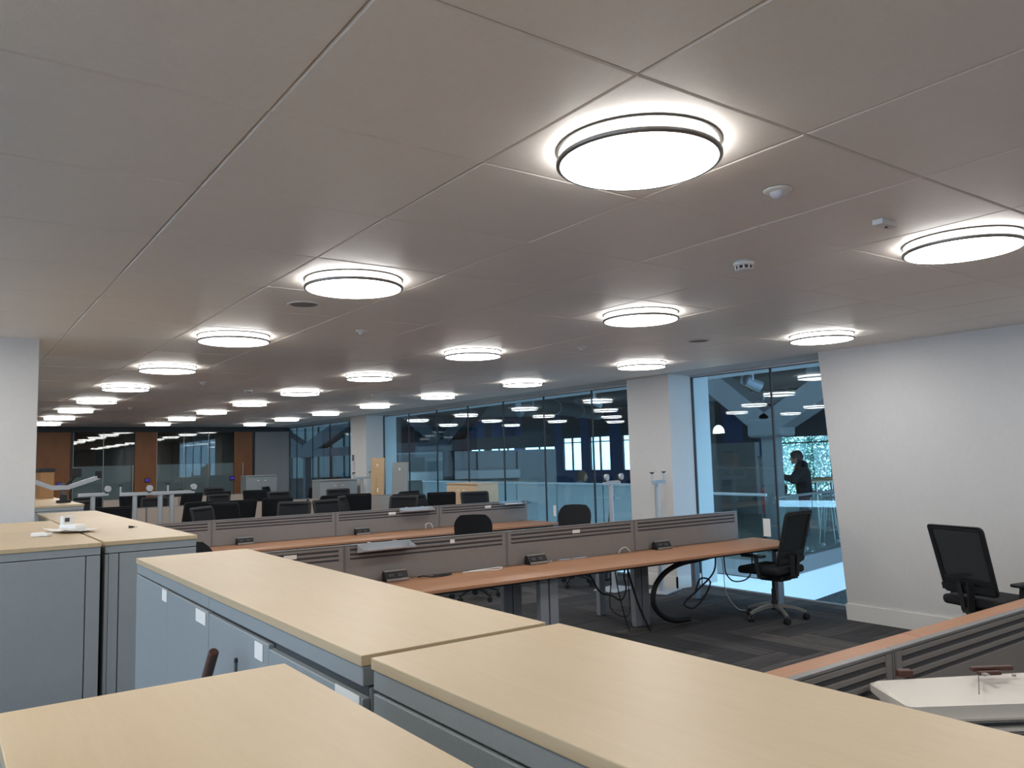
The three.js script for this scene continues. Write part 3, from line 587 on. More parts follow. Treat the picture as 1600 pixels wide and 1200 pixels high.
// ---------------------------------------------------------------- office chairs (front looks to +z)
function bendBack(g, lean = 0.24, curve = 0.35, y0 = 0) {      // lean backwards (to -z) with height, wrap forwards at the sides
  const p = g.attributes.position;
  for (let i = 0; i < p.count; i++) { const x = p.getX(i), y = p.getY(i) - y0; p.setZ(i, p.getZ(i) - lean * y * (0.55 + 0.7 * y) + curve * x * x); }
  g.computeVertexNormals(); return g;
}
function roundedRect(w0, w1, h, r, y0 = 0) {                    // narrower or wider at the top
  const s = new THREE.Shape(), a = w0 / 2, b = w1 / 2, y1 = y0 + h;
  s.moveTo(-a + r, y0); s.lineTo(a - r, y0); s.quadraticCurveTo(a, y0, a + (b - a) * r / h, y0 + r); s.lineTo(b - (b - a) * r / h, y1 - r); s.quadraticCurveTo(b, y1, b - r, y1);
  s.lineTo(-b + r, y1); s.quadraticCurveTo(-b, y1, -b + (b - a) * r / h, y1 - r); s.lineTo(-a - (b - a) * r / h, y0 + r); s.quadraticCurveTo(-a, y0, -a + r, y0); return s;
}
function subdivExtrude(shape, depth, n = 14) { return new THREE.ExtrudeGeometry(shape, { depth, bevelEnabled: true, bevelThickness: 0.005, bevelSize: 0.005, bevelSegments: 1, curveSegments: 6, steps: 1 }); }
function gridPanel(w0, w1, h, y0, t = 0.006) {                  // a thin sheet with enough vertices to bend
  const g = new THREE.BoxGeometry(1, h, t, 8, 8, 1); const p = g.attributes.position;
  for (let i = 0; i < p.count; i++) { const v = p.getY(i) / h + 0.5; p.setX(i, p.getX(i) * (w0 + (w1 - w0) * v)); p.setY(i, p.getY(i) + h / 2 + y0); }
  return g;
}
function starBase(t, metal) {
  for (let k = 0; k < 5; k++) {
    const a = k * Math.PI * 2 / 5 + 0.3, c = Math.cos(a), s = Math.sin(a);
    const g = new THREE.BoxGeometry(0.27, 0.035, 0.045, 4, 1, 1); const p = g.attributes.position;
    for (let i = 0; i < p.count; i++) { const u = p.getX(i) / 0.27 + 0.5; p.setY(i, p.getY(i) * (1 - 0.35 * u) + 0.135 - 0.055 * u * u); p.setZ(i, p.getZ(i) * (1 - 0.3 * u)); p.setX(i, 0.035 + 0.27 * u); }
    g.computeVertexNormals(); obj('base_leg', g.rotateY(-a), metal, t);
    const w = obj('caster', [cyl(0.029, 0.029, 0.018, 0, 0, 0, 18).rotateX(Math.PI / 2).translate(0, 0.03, 0.016), cyl(0.029, 0.029, 0.018, 0, 0, 0, 18).rotateX(Math.PI / 2).translate(0, 0.03, -0.016), cyl(0.008, 0.008, 0.05, 0, 0.06, 0)], M.black, t);
    w.position.set(0.3 * c, 0, 0.3 * s); w.rotation.y = a * 2.3;
  }
  obj('gas_lift', [cyl(0.03, 0.036, 0.09, 0, 0.14, 0), cyl(0.024, 0.024, 0.12, 0, 0.24, 0), cyl(0.015, 0.015, 0.14, 0, 0.35, 0)], M.black, t);
}
function taskChair(label, group, metal = M.black) {
  const t = thing('office_chair', label, 'chair', [0, 0, 0], 0, group);
  starBase(t, metal);
  const mech = new RoundedBoxGeometry(0.2, 0.07, 0.26, 2, 0.02).translate(0, 0.425, -0.03);
  obj('mechanism', [mech, rod(V(-0.1, 0.42, 0.05), V(-0.26, 0.4, 0.08), 0.009), rbox(0.06, 0.012, 0.03, -0.27, 0.4, 0.085, 0.004)], M.black, t);
  const seat = new RoundedBoxGeometry(0.49, 0.075, 0.48, 5, 0.032); { const p = seat.attributes.position; for (let i = 0; i < p.count; i++) { const z = p.getZ(i); p.setY(i, p.getY(i) - 0.6 * Math.max(0, z - 0.12) ** 2 + 0.18 * p.getX(i) ** 2); } seat.computeVertexNormals(); }
  obj('seat', seat.translate(0, 0.495, 0.02), M.blackFabric, t);
  // back: frame with an open middle, mesh in it, lumbar bars, spine
  const outer = roundedRect(0.44, 0.46, 0.52, 0.035), hole = roundedRect(0.385, 0.405, 0.375, 0.02, 0.115); outer.holes.push(hole);
  const dense = (g, steps = 2) => g;
  const fr = subdivExtrude(outer, 0.014); bendBack(fr, 0.3, 0.28);
  obj('back_frame', fr.translate(0, 0.57, -0.215), M.black, t);
  obj('back_mesh', bendBack(gridPanel(0.39, 0.41, 0.385, 0.11), 0.3, 0.28).translate(0, 0.57, -0.209), M.blackMesh, t);
  obj('lumbar_bar', bendBack(gridPanel(0.43, 0.435, 0.05, 0.015, 0.014), 0.3, 0.28).translate(0, 0.57, -0.235), M.black, t);
  obj('spine', [bar(V(0, 0.42, -0.12), V(0, 0.45, -0.26), 0.07, 0.04), bar(V(-0.03, 0.45, -0.25), V(-0.05, 0.66, -0.262), 0.045, 0.03), bar(V(0.03, 0.45, -0.25), V(0.05, 0.66, -0.262), 0.045, 0.03)], M.black, t);
  for (const s of [-1, 1]) {
    const a = obj('armrest', [bar(V(s * 0.16, 0.44, -0.02), V(s * 0.275, 0.45, -0.03), 0.05, 0.025), bar(V(s * 0.275, 0.44, -0.03), V(s * 0.285, 0.64, 0.0), 0.055, 0.03)], M.black, t);
    obj('arm_pad', rbox(0.085, 0.026, 0.25, s * 0.28, 0.655, 0.03, 0.012, 2), M.black, a);
  }
  return t;
}
function shellChair(label, group) {                             // rounded mesh shell back
  const t = thing('office_chair', label, 'chair', [0, 0, 0], 0, group);
  starBase(t, M.black);
  obj('mechanism', new RoundedBoxGeometry(0.18, 0.06, 0.22, 2, 0.02).translate(0, 0.42, 0), M.black, t);
  obj('seat', new RoundedBoxGeometry(0.48, 0.07, 0.46, 4, 0.03).translate(0, 0.48, 0.02), M.blackFabric, t);
  const g = new THREE.BoxGeometry(1, 0.46, 0.016, 14, 14, 1), p = g.attributes.position;
  for (let i = 0; i < p.count; i++) {                           // round the two upper corners
    const v = p.getY(i) / 0.46 + 0.5, hw = (0.2 + 0.045 * v) * (v > 0.62 ? Math.sqrt(Math.max(0, 1 - 0.62 * ((v - 0.62) / 0.38) ** 2.6)) : 1);
    p.setX(i, p.getX(i) * 2 * hw); p.setY(i, v * 0.46 + 0.02 * (1 - (p.getX(i) / 0.24) ** 2) * v);
  }
  obj('back_shell', bendBack(g, 0.22, 0.9).translate(0, 0.56, -0.23), M.blackFabric, t);
  obj('spine', [bar(V(0, 0.41, -0.08), V(0, 0.43, -0.25), 0.07, 0.03), bar(V(0, 0.43, -0.24), V(0, 0.7, -0.27), 0.08, 0.025)], M.black, t);
  return t;
}
const putChair = (c, x, z, turn) => { c.position.set(x, 0, z); c.rotation.y = turn; return c; };
const chairA = putChair(taskChair('black mesh office chair on a pale star base at the slanted desk end', 'black office chairs', M.alu), 6.95, -5.17, 3.2);
const chairB = putChair(taskChair('black mesh office chair standing by the white right wall', 'black office chairs'), 6.645, -2.965, 1.36);
const shellA = putChair(shellChair('round-topped black chair at the second bench, left of the white column', 'black office chairs'), 5.35, -8.3, 2.55);
dup(shellA, [1.8, 0, -7.05], 3.0, 'black chair peeping out behind the grey cabinet end at left');
dup(shellA, [6.85, 0, -8.25], -2.2, 'round-topped black chair before the glass, nearest the disc stand');
// the dark chairs between the far benches: [x, z, turn, where, lift]
const crowd = [
  // behind the second bench, turned every way
  [3.05, -10.75, 0.7, 'leftmost behind the second bench'], [3.95, -10.85, -0.6, 'second behind the second bench'], [4.72, -10.85, 0.25, 'third behind the second bench'],
  [5.6, -10.85, -0.9, 'fourth behind the second bench'], [6.3, -10.85, 0.5, 'fifth behind the second bench'], [7.1, -10.8, -0.3, 'rightmost behind the second bench'],
  [4.25, -11.85, -2.0, 'middle of the aisle, left of the three'], [5.5, -11.75, 0.9, 'middle of the aisle, centre of the three'],
  // between the second and third bench
  [2.05, -12.75, 3.0, 'leftmost before the third bench'], [3.1, -12.95, -2.8, 'second before the third bench'], [3.78, -12.85, 3.3, 'third before the third bench'], [3.6, -12.05, 2.3, 'middle of the aisle before the third bench, left'],
  [4.5, -12.95, 2.9, 'fourth before the third bench'], [5.25, -12.9, -2.9, 'fifth before the third bench'], [5.95, -12.95, 2.7, 'sixth before the third bench'],
  [6.28, -11.95, 2.9, 'middle of the aisle before the third bench, right'], [6.68, -12.9, -2.9, 'rightmost before the third bench'], [7.0, -11.85, 2.6, 'beside the tan filing cabinet'],
  // behind the third bench and around the fourth
  [2.05, -15.2, 0.2, 'leftmost behind the third bench'], [3.1, -15.25, -0.3, 'second behind the third bench'], [4.4, -15.15, 0.35, 'third behind the third bench'], [5.5, -15.2, 0.1, 'fourth behind the third bench'], [6.6, -15.15, -0.25, 'fifth behind the third bench'],
  [2.35, -17.3, 3.0, 'leftmost before the fourth bench'], [3.2, -17.35, 2.8, 'second before the fourth bench'], [4.05, -17.2, -2.8, 'third before the fourth bench'], [4.75, -17.4, 3.1, 'fourth before the fourth bench'], [5.6, -17.3, 2.7, 'fifth before the fourth bench'], [6.9, -17.6, -2.9, 'sixth, beside the fourth bench end'],
  [4.6, -19.7, 0.2, 'left one behind the fourth bench'], [5.4, -19.8, -0.2, 'right one behind the fourth bench'], [6.7, -19.0, 0.9, 'far one before the grey far cabinet'],
];
const denseMesh = std({ map: noiseTex([24, 26, 32], 10, 0.05), roughness: 0.95 });
for (const [x, z, turn, where] of crowd) { const c = dup(chairB, [x, 0, z], turn, `dark office chair, ${where}`); c.scale.set(1.03, 1.06, 1.03); c.traverse((o) => { if (o.name === 'back_mesh') o.material = denseMesh; }); }

// ---------------------------------------------------------------- far furniture along the glass
function locker(label, [x, z], w, h, d, turn, m = M.steel, group = 'far cabinets') {
  const t = thing('low_cabinet', label, 'cabinet', [x, 0, z], turn, group);
  obj('body', muv(rspan(-w / 2, w / 2, 0, h - 0.02, -d / 2, d / 2 - 0.02, 0.004)), m, t);
  for (const s of [0, 1]) { const dr = obj('door', muv(rspan(s ? 0.002 : -w / 2 + 0.004, s ? w / 2 - 0.004 : -0.002, 0.06, h - 0.05, d / 2 - 0.02, d / 2, 0.003)), m, t); obj('handle', rbox(0.05, 0.02, 0.01, s ? 0.09 : -0.09, h - 0.13, d / 2 + 0.004, 0.003), M.plasticWhite, dr); }
  obj('top_board', muv(rspan(-w / 2 - 0.004, w / 2 + 0.004, h - 0.02, h, -d / 2, d / 2 + 0.004, 0.003)), m, t);
  return t;
}
locker('pale grey two-door cabinet before the far glass, left of the pair', [6.62, -20.3], 0.78, 1.42, 0.45, 0);
locker('pale grey two-door cabinet beside the far column, right of the pair', [7.05, -16.5], 0.86, 1.33, 0.45, 0);
locker('tan filing cabinet standing against the long glass wall', [7.62, -11.85], 0.98, 1.28, 0.45, -Math.PI / 2, std({ map: woodTex([214, 190, 158], [196, 170, 136]), roughness: 0.5 }), 'tan cabinets');
{
  const lean = (name, label, cat, x, z, w, h, m, tilt) => {
    const t = thing(name, label, cat, [x, 0, z], 0, 'boards leaning by the far column');
    const o = obj('board', muv(rbox(0.03, h, w, 0, h / 2 + 0.006, 0, 0.004), true), m, t); o.rotation.z = tilt; t.position.y = 0.002;
    const e = obj('fixing', [box(0.004, 0.05, 0.05, -0.018, h * 0.92, 0), box(0.004, 0.09, 0.06, -0.018, h * 0.62, 0.05)], M.paper, t); e.rotation.z = tilt;
  };
  lean('timber_board', 'tall tan board with white fixings leaning against the far column', 'board', 7.5, -15.42, 0.62, 1.76, std({ map: woodTex([206, 178, 142], [188, 156, 118]), roughness: 0.5 }), -0.04);
  lean('grey_panel', 'pale grey screen panel leaning beside the tan board', 'panel', 7.56, -14.55, 0.66, 1.66, M.steel, -0.05);
  const b = thing('black_baton', 'black folded stand leaning on the glass beside the disc stand', 'stand', [7.55, 0, -8.35], 0);
  obj('pole', rod(V(-0.12, 0.01, 0.1), V(0.3, 1.1, -0.15), 0.028), M.black, b); obj('foot', rbox(0.12, 0.02, 0.08, -0.12, 0.011, 0.1, 0.004), M.black, b);
}
// ---------------------------------------------------------------- the hall beyond the glass
const A = {
  concrete: std({ map: noiseTex([106, 105, 103], 14, 1.4), roughness: 0.85 }),
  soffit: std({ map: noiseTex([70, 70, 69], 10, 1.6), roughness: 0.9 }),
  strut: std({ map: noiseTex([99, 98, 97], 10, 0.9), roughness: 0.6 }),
  floorPale: std({ map: noiseTex([106, 106, 103], 14, 1.2), roughness: 0.5 }),
  floorBlue: std({ map: noiseTex([102, 101, 99], 14, 1.2), roughness: 0.5 }),
  white: std({ map: noiseTex([232, 231, 229], 5, 1.0), roughness: 0.8 }),
  fascia: std({ map: noiseTex([124, 123, 122], 8, 1.0), roughness: 0.6 }),
  slate: std({ map: noiseTex([78, 77, 77], 10, 1.2), roughness: 0.8 }),
  darkSteel: std({ map: noiseTex([38, 38, 41], 8, 0.9), roughness: 1 }),
  violet: std({ map: noiseTex([78, 88, 124], 10, 1.2), roughness: 0.8 }),
  mullion: std({ color: 0x424242, roughness: 0.5 }),
  paleBlue: std({ map: noiseTex([188, 190, 190], 6, 1), roughness: 0.35 }),
  milky: phys({ color: new THREE.Color().setRGB(0.39, 0.42, 0.41), transmission: 0.45, thickness: 0, roughness: 0.75 }),
  lower: std({ map: noiseTex([132, 130, 128], 60, 2.6), roughness: 0.7 }),
  counter: std({ color: 0xe8e8e6, roughness: 0.35 }),
};
const EDGE = (x) => -7.53 - (x - 10.2) * 0.1845;                 // front edge of the opposite floor
{
  // opposite floor: corner at (10.2, -7.53), one edge along the glass, one running away to the right
  const f = structGroup('floor_opposite', 'pale floor of the hall across the void with a white fascia');
  const s = [[10.2, 7.53], [27, -EDGE(27)], [27, 36], [10.2, 36]];
  const g = extrude(s, 0.24); g.rotateX(-Math.PI / 2); g.translate(0, -0.24, 0);
  obj('deck', muv(g), A.floorPale, f);
  const strip = (y0, y1, o, m, name) => {
    const q = extrude([[10.2 - o, -(EDGE(10.2) + o)], [27, -(EDGE(27) + o)], [27, -(EDGE(27) - 0.08)], [10.28, -(EDGE(10.28) - 0.08)], [10.28, 36], [10.2 - o, 36]], y1 - y0); q.rotateX(-Math.PI / 2); q.translate(0, y0, 0); obj(name, muv(q), m, f);
  };
  strip(-0.225, 0.02, 0.012, A.fascia, 'edge_fascia');
  strip(-0.70, -0.228, 0.0, A.white, 'white_fascia');
  struct('floor_lower', muv(span(GX, 27, -4.3, -4.0, -36, 6)), A.floorBlue, 'pale ground floor far below the void');
  struct('wall_lower', muv(merge([span(26.3, 26.6, -4.0, -0.26, -36, 6), span(GX, 26.3, -4.0, -0.26, -36.2, -35.9)])), A.lower, 'blue-grey walls of the storey below');
  struct('wall_slab_edge', muv(span(GX - 0.2, GX + 0.05, -0.9, -0.012, -36, 6)), A.white, 'edge of the office floor slab');
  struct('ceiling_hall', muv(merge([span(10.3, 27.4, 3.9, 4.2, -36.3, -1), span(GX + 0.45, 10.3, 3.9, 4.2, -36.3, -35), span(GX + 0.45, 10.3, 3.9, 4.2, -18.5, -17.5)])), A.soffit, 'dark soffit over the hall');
  struct('beam_glass_head', muv(span(GX + 0.03, GX + 0.62, H - 0.006, 4.2, -36, -1)), A.white, 'white beam above the glass wall, outer side');
  // trusses: raking struts rising from nodes
  for (const [z, k] of [[-8.43, 0], [-19.05, 1], [-29.55, 2]]) {
    const t = thing('raking_truss', ['dark V-shaped steel struts behind the near glass bay', 'dark V-shaped steel struts behind the long glass wall', 'dark V-shaped steel struts behind the far glass bay'][k], 'truss', [11.5, 0, z], 0, 'steel struts in the hall');
    const reach = [[-2.0, 3.0], [-3.4, 2.3], [-5.0, 5.6]][k], steel = k ? A.darkSteel : A.strut;
    for (const s of reach) obj('strut', bar(V(0, 2.12, 0), V(0, k === 2 ? 3.5 : 3.66, s), 0.4, k === 2 ? 0.5 : 0.38), steel, t);
    obj('node', rbox(0.42, 0.34, 0.7, 0, 2.1, 0, 0.06, 2), steel, t);
    if (k) obj('bottom_chord', muv(span(-0.18, 0.18, 1.93, 2.22, k === 1 ? -3.2 : -2, k === 1 ? 4.5 : 6.9)), steel, t);
    obj('column', muv(span(-0.12, 0.12, 0, 2.0, -0.12, 0.12)), steel, t);
  }
  const dc = thing('hall_column', 'dark round column standing behind the long glass wall', 'column', [14.2, 0, -25.5], 0);
  obj('shaft', cyl(0.22, 0.22, 3.88, 0, 1.95, 0, 24), A.darkSteel, dc); obj('collar', cyl(0.28, 0.24, 0.14, 0, 2.35, 0, 24), A.darkSteel, dc);
}
// glass guards along both edges of the opposite floor
{
  const guard = (a, b, n, m, label, h = 1.08) => {
    const t = thing('glass_guard', label, 'balustrade', [0, 0, 0], 0, 'glass guards across the void');
    for (let i = 0; i < n; i++) {
      const p = a.clone().lerp(b, (i + 0.012) / n), q = a.clone().lerp(b, (i + 0.988) / n);
      obj('pane', bar(p.clone().setY(h / 2 + 0.03), q.clone().setY(h / 2 + 0.03), 0.012, h - 0.04), m, t);
      for (const f of [0.25, 0.75]) { const c = p.clone().lerp(q, f); obj('clamp', cyl(0.035, 0.035, 0.04, 0, 0, 0, 16).rotateZ(Math.PI / 2).translate(c.x, 0.12, c.z), M.alu, t); }
    }
    obj('handrail', rod(a.clone().setY(h + 0.03), b.clone().setY(h + 0.03), 0.022), M.alu, t);
  };
  guard(V(10.3, 0, -7.7), V(10.3, 0, -9.9), 2, M.clearGlass, 'clear glass balustrade behind the near glass bay, running along the void', 1.0);
  guard(V(10.45, 0, EDGE(10.45) - 0.06), V(15.5, 0, EDGE(15.5) - 0.06), 4, M.clearGlass, 'clear glass balustrade running away to the right beside the standing person', 0.95);
  guard(V(10.3, 0, -10.0), V(10.3, 0, -18.4), 6, A.milky, 'milky glass balustrade behind the long glass wall', 1.12);
}
// facade with windows on the far right, end wall, side wall
{
  const w = structGroup('wall_facade', 'far facade with violet panels and windows to the trees');
  const X = 26, spans = [[-36, -35.2, 0], [-35.2, -32.4, 3], [-32.4, -31.8, 0], [-31.8, -30.3, 3], [-30.3, -29.7, 0], [-29.7, -28.2, 3], [-28.2, -27.4, 0], [-27.4, -25.9, 3], [-25.9, -23.5, 0], [-23.5, -21.4, 1], [-21.4, -20.4, 0], [-20.4, -19.7, 1], [-19.7, -19.1, 0], [-19.1, -16.6, 2], [-16.6, -16.3, 0], [-16.3, -13.3, 2], [-13.3, -13.0, 0], [-13.0, -10.6, 2], [-10.6, 6, 0]];
  for (const [a, b, k] of spans) {
    if (k === 0) { obj('violet_panel', muv(span(X, X + 0.2, 0, 3.9, a, b)), b - a > 2 ? A.slate : b - a > 0.5 ? A.violet : A.mullion, w); continue; }
    const y0 = k === 2 ? 0.05 : 1.0, y1 = k === 2 ? 2.2 : k === 3 ? 2.6 : 2.0;
    obj('spandrel', muv(span(X, X + 0.2, y1, 3.9, a, b)), A.slate, w);
    if (k !== 2) obj('spandrel', muv(span(X, X + 0.2, 0, y0, a, b)), A.violet, w);
    obj('pane', span(X + 0.09, X + 0.1, y0, y1, a, b), M.clearGlass, w);
    obj('mullion', [span(X + 0.05, X + 0.14, y0, y1, a, a + 0.05), span(X + 0.05, X + 0.14, y0, y1, b - 0.05, b), span(X + 0.05, X + 0.14, y1 - 0.25, y1 - 0.2, a, b)].concat(k === 3 ? [span(X + 0.05, X + 0.14, y0, y1, (a + b) / 2 - 0.03, (a + b) / 2 + 0.03)] : []), A.mullion, w);
  }
  const e = structGroup('wall_hall_end', 'far end of the hall with tall bright windows');
  const Z = -36;
  const ex = [[GX + 0.4, 12.0, 0], [12.0, 17.2, 2], [17.2, 23.2, 0], [23.2, 24.1, 1], [24.1, 24.5, 0], [24.5, 26.2, 1]];
  for (const [a, b, k] of ex) {
    if (!k) { obj('panel', muv(span(a, b, 0, 3.9, Z - 0.2, Z)), A.slate, e); continue; }
    if (k === 2) { obj('spandrel', muv(span(a, b, 0, 1.0, Z - 0.2, Z)), A.slate, e); for (let x = a; x < b - 0.1; x += 0.65) { obj('milky_pane', span(x + 0.03, x + 0.62, 1.0, 3.88, Z - 0.11, Z - 0.1), A.milky, e); obj('mullion', span(x - 0.03, x + 0.03, 1.0, 3.88, Z - 0.15, Z - 0.05), A.mullion, e); } continue; }
    obj('spandrel', muv(span(a, b, 2.6, 3.9, Z - 0.2, Z)), A.violet, e); obj('spandrel', muv(span(a, b, 0, 0.9, Z - 0.2, Z)), A.concrete, e);
    obj('pane', span(a, b, 0.9, 2.6, Z - 0.11, Z - 0.1), M.clearGlass, e);
    for (let x = a + 0.55; x < b - 0.2; x += 0.6) obj('mullion', span(x - 0.03, x + 0.03, 0.9, 2.5, Z - 0.15, Z - 0.05), A.mullion, e);
  }
  // timber-grey block with small windows at the back of the near bay
  const k = structGroup('wall_core', 'grey partition block at the back of the near glass bay');
  obj('block', muv(merge([span(18.2, 18.4, 0, 1.95, -16.9, -13.9)])), std({ map: noiseTex([126, 124, 122], 8, 1), roughness: 0.8 }), k);
}
// white counter and the blue glass partition behind the long glass wall: both lie square to the view
{
  const t = thing('reception_counter', 'long white counter band seen through the long glass wall', 'counter', [13.2, 0, -21.4], -0.625);
  obj('front', muv(span(-1.9, 1.95, 0, 1.07, -0.2, 0.2)), A.fascia, t);
  obj('top', rspan(-1.95, 2.0, 1.07, 1.34, -0.3, 0.3, 0.02), A.counter, t);
  const p = thing('glass_partition', 'pale blue glazed partition above the white counter', 'partition', [14.3, 0, -21.85], -0.625);
  for (let i = 0; i < 4; i++) { obj('pane', span(-2.6 + i * 1.3, -1.34 + i * 1.3, 0.02, 1.9, -0.01, 0.01), i ? A.paleBlue : A.milky, p); obj('post', span(-2.64 + i * 1.3, -2.6 + i * 1.3, 0, 1.92, -0.03, 0.03), A.mullion, p); }
  obj('top_rail', span(-2.64, 2.56, 1.9, 1.95, -0.03, 0.03), M.aluPale, p);
}
// cafe tables, stools, lamp and ducts
{
  const table = (x, z, r, label, m) => { const t = thing('cafe_table', label, 'table', [x, 0, z], 0, 'cafe tables in the hall'); obj('top', cyl(r, r, 0.035, 0, 1.02, 0, 28), m, t); obj('stem', cyl(0.035, 0.035, 1.0, 0, 0.5, 0), M.alu, t); obj('foot', cyl(0.24, 0.26, 0.02, 0, 0.011, 0, 24), M.alu, t); };
  table(15.6, -10.35, 0.42, 'round pale cafe table beside the standing person', std({ color: 0xb9a98c, roughness: 0.5 }));
  table(17.2, -11.0, 0.4, 'round tan cafe table at the raked wall edge', std({ color: 0xa88654, roughness: 0.5 }));
  const stool = (x, z, label) => { const t = thing('bar_stool', label, 'stool', [x, 0, z], 0, 'bar stools in the hall'); obj('seat', cyl(0.18, 0.16, 0.04, 0, 0.7, 0, 22), M.aluPale, t); for (let k = 0; k < 4; k++) { const a = k * 1.571 + 0.5; obj('leg', rod(V(0.11 * Math.cos(a), 0.68, 0.11 * Math.sin(a)), V(0.2 * Math.cos(a), 0.0, 0.2 * Math.sin(a)), 0.011), M.alu, t); } obj('foot_ring', new THREE.TorusGeometry(0.165, 0.008, 6, 24).rotateX(Math.PI / 2).translate(0, 0.25, 0), M.alu, t); };
  stool(13.2, -8.55, 'metal bar stool close to the raked wall edge'); stool(15.0, -9.6, 'metal bar stool behind the balustrade'); stool(16.3, -10.5, 'metal bar stool under the round tables'); stool(17.4, -11.6, 'metal bar stool farthest behind the tables');
  const l = thing('pendant_lamp', 'white glowing dome pendant seen through the near glass bay', 'pendant lamp', [13.3, 2.1, -11.05], 0);
  obj('shade', lathe([[0.12, 0], [0.115, 0.06], [0.09, 0.12], [0.045, 0.16], [0.0, 0.17]]), std({ color: 0xffffff, emissive: 0xffffff, emissiveIntensity: 1.6, roughness: 0.6, side: THREE.DoubleSide }), l);
  obj('flex', rod(V(0, 0.17, 0), V(0, 1.8, 0), 0.005), M.black, l);
  const pl = new THREE.PointLight(0xfff4e0, 1.2); pl.castShadow = true; pl.position.set(0, 0.05, 0); l.add(pl);
  const duct = (a, b, r, label) => { const t = thing('air_duct', label, 'duct', [0, 0, 0], 0, 'ducts under the hall soffit'); obj('pipe', rod(a, b, r, r, 24), A.strut, t); for (let k = 1; k < 4; k++) { const c = a.clone().lerp(b, k / 4); obj('hanger', rod(c, V(c.x, 3.895, c.z), 0.008), M.aluPale, t); const d = b.clone().sub(a).normalize().multiplyScalar(0.03); obj('flange', rod(c.clone().sub(d), c.clone().add(d), r + 0.025, r + 0.025, 24), M.aluPale, t); } };
  duct(V(15.5, 3.35, -10.2), V(15.5, 3.35, -17), 0.26, 'grey round duct above the standing person');
  duct(V(16.2, 3.3, -14.2), V(22, 3.3, -14.6), 0.22, 'grey round duct crossing behind the near glass bay');
  duct(V(12.6, 3.4, -18.5), V(22, 3.4, -24.5), 0.24, 'grey round duct behind the long glass wall');
  const spot = (x, z, turn, label) => { const t = thing('spotlight', label, 'spotlight', [x, 3.0, z], turn, 'spotlights under the hall soffit'); obj('hanger', rod(V(0, 0.15, 0), V(0, 0.9, 0), 0.015), M.aluPale, t); obj('yoke', rbox(0.16, 0.2, 0.03, 0, 0.06, 0, 0.01), M.aluPale, t); obj('can', rod(V(0, 0, -0.1), V(0, -0.12, 0.16), 0.085, 0.11, 18), M.aluPale, t); };
  spot(12.4, -13.9, 0.6, 'grey spotlight can right of the long glass wall'); spot(12.6, -17.2, 2.2, 'grey spotlight can in the middle of the long glass wall'); spot(12.2, -9.3, 1.0, 'grey spotlight can at the top of the near glass bay');
  const rp = thing('round_pillar', 'grey round pillar behind the glass, left of the standing person', 'pillar', [12.72, 0, -9.43], 0); obj('shaft', cyl(0.17, 0.17, 1.55, 0, 0.78, 0, 24), A.strut, rp); obj('cap', cyl(0.2, 0.17, 0.06, 0, 1.58, 0, 24), A.strut, rp);
  const fx = thing('fire_extinguisher', 'red fire extinguisher beside the grey round pillar', 'extinguisher', [12.42, 0.55, -9.3], 0);
  obj('cylinder', [cyl(0.065, 0.065, 0.42, 0, 0.21, 0, 18), new THREE.SphereGeometry(0.065, 18, 10).translate(0, 0.42, 0)], std({ color: 0xa81f22, roughness: 0.35 }), fx); obj('valve', rbox(0.04, 0.06, 0.1, 0, 0.51, 0.01, 0.01), M.black, fx); obj('bracket', rbox(0.1, 0.04, 0.13, 0.06, 0.2, 0, 0.01), M.black, fx); obj('stand', cyl(0.05, 0.09, 0.55, 0, -0.275, 0), M.black, fx);
}
// trees outside the facade
{
  const leafM = [std({ map: noiseTex([120, 160, 140], 50, 0.7), roughness: 0.8, side: THREE.DoubleSide }), std({ map: noiseTex([96, 140, 118], 50, 0.7), roughness: 0.8, side: THREE.DoubleSide })];
  const tree = (x, z, r, label, k) => {
    const t = thing('tree', label, 'tree', [x, -4, z], 0, 'trees outside the far windows');
    obj('trunk', rod(V(0, 0, 0), V(0.1, 5, 0), 0.16, 0.09), M.brownRoll, t);
    const P = [], q = V(), u = V(), v = V();
    for (let i = 0; i < 6000; i++) {
      do { q.set(rr(-1, 1), rr(-1, 1), rr(-1, 1)); } while (q.lengthSq() > 1);
      q.multiply(V(r, r * 1.15, r)); q.y += 5.2; const s = rr(0.04, 0.1);
      u.set(rr(-1, 1), rr(-1, 1), rr(-1, 1)).normalize().multiplyScalar(s); v.set(rr(-1, 1), rr(-1, 1), rr(-1, 1)).cross(u).normalize().multiplyScalar(s * 0.5);
      P.push(q.x - u.x, q.y - u.y, q.z - u.z, q.x + v.x, q.y + v.y, q.z + v.z, q.x + u.x, q.y + u.y, q.z + u.z, q.x - u.x, q.y - u.y, q.z - u.z, q.x + u.x, q.y + u.y, q.z + u.z, q.x - v.x, q.y - v.y, q.z - v.z);
    }
    const g = new THREE.BufferGeometry(); g.setAttribute('position', new THREE.Float32BufferAttribute(P, 3)); g.computeVertexNormals(); obj('foliage', muv(g), leafM[k], t).userData.kind = 'stuff';
  };
  tree(29, -17.6, 1.9, 'leafy tree filling the window behind the standing person', 0); tree(30.5, -13.4, 2.0, 'leafy tree in the rightmost far window', 1); tree(37, -22.5, 3.2, 'large leafy tree farthest behind the window of the standing person', 1); tree(38, -16.5, 3.0, 'large leafy tree far behind the rightmost window', 0); tree(30.5, -22.3, 2.0, 'leafy tree behind the small upper windows', 0);
}
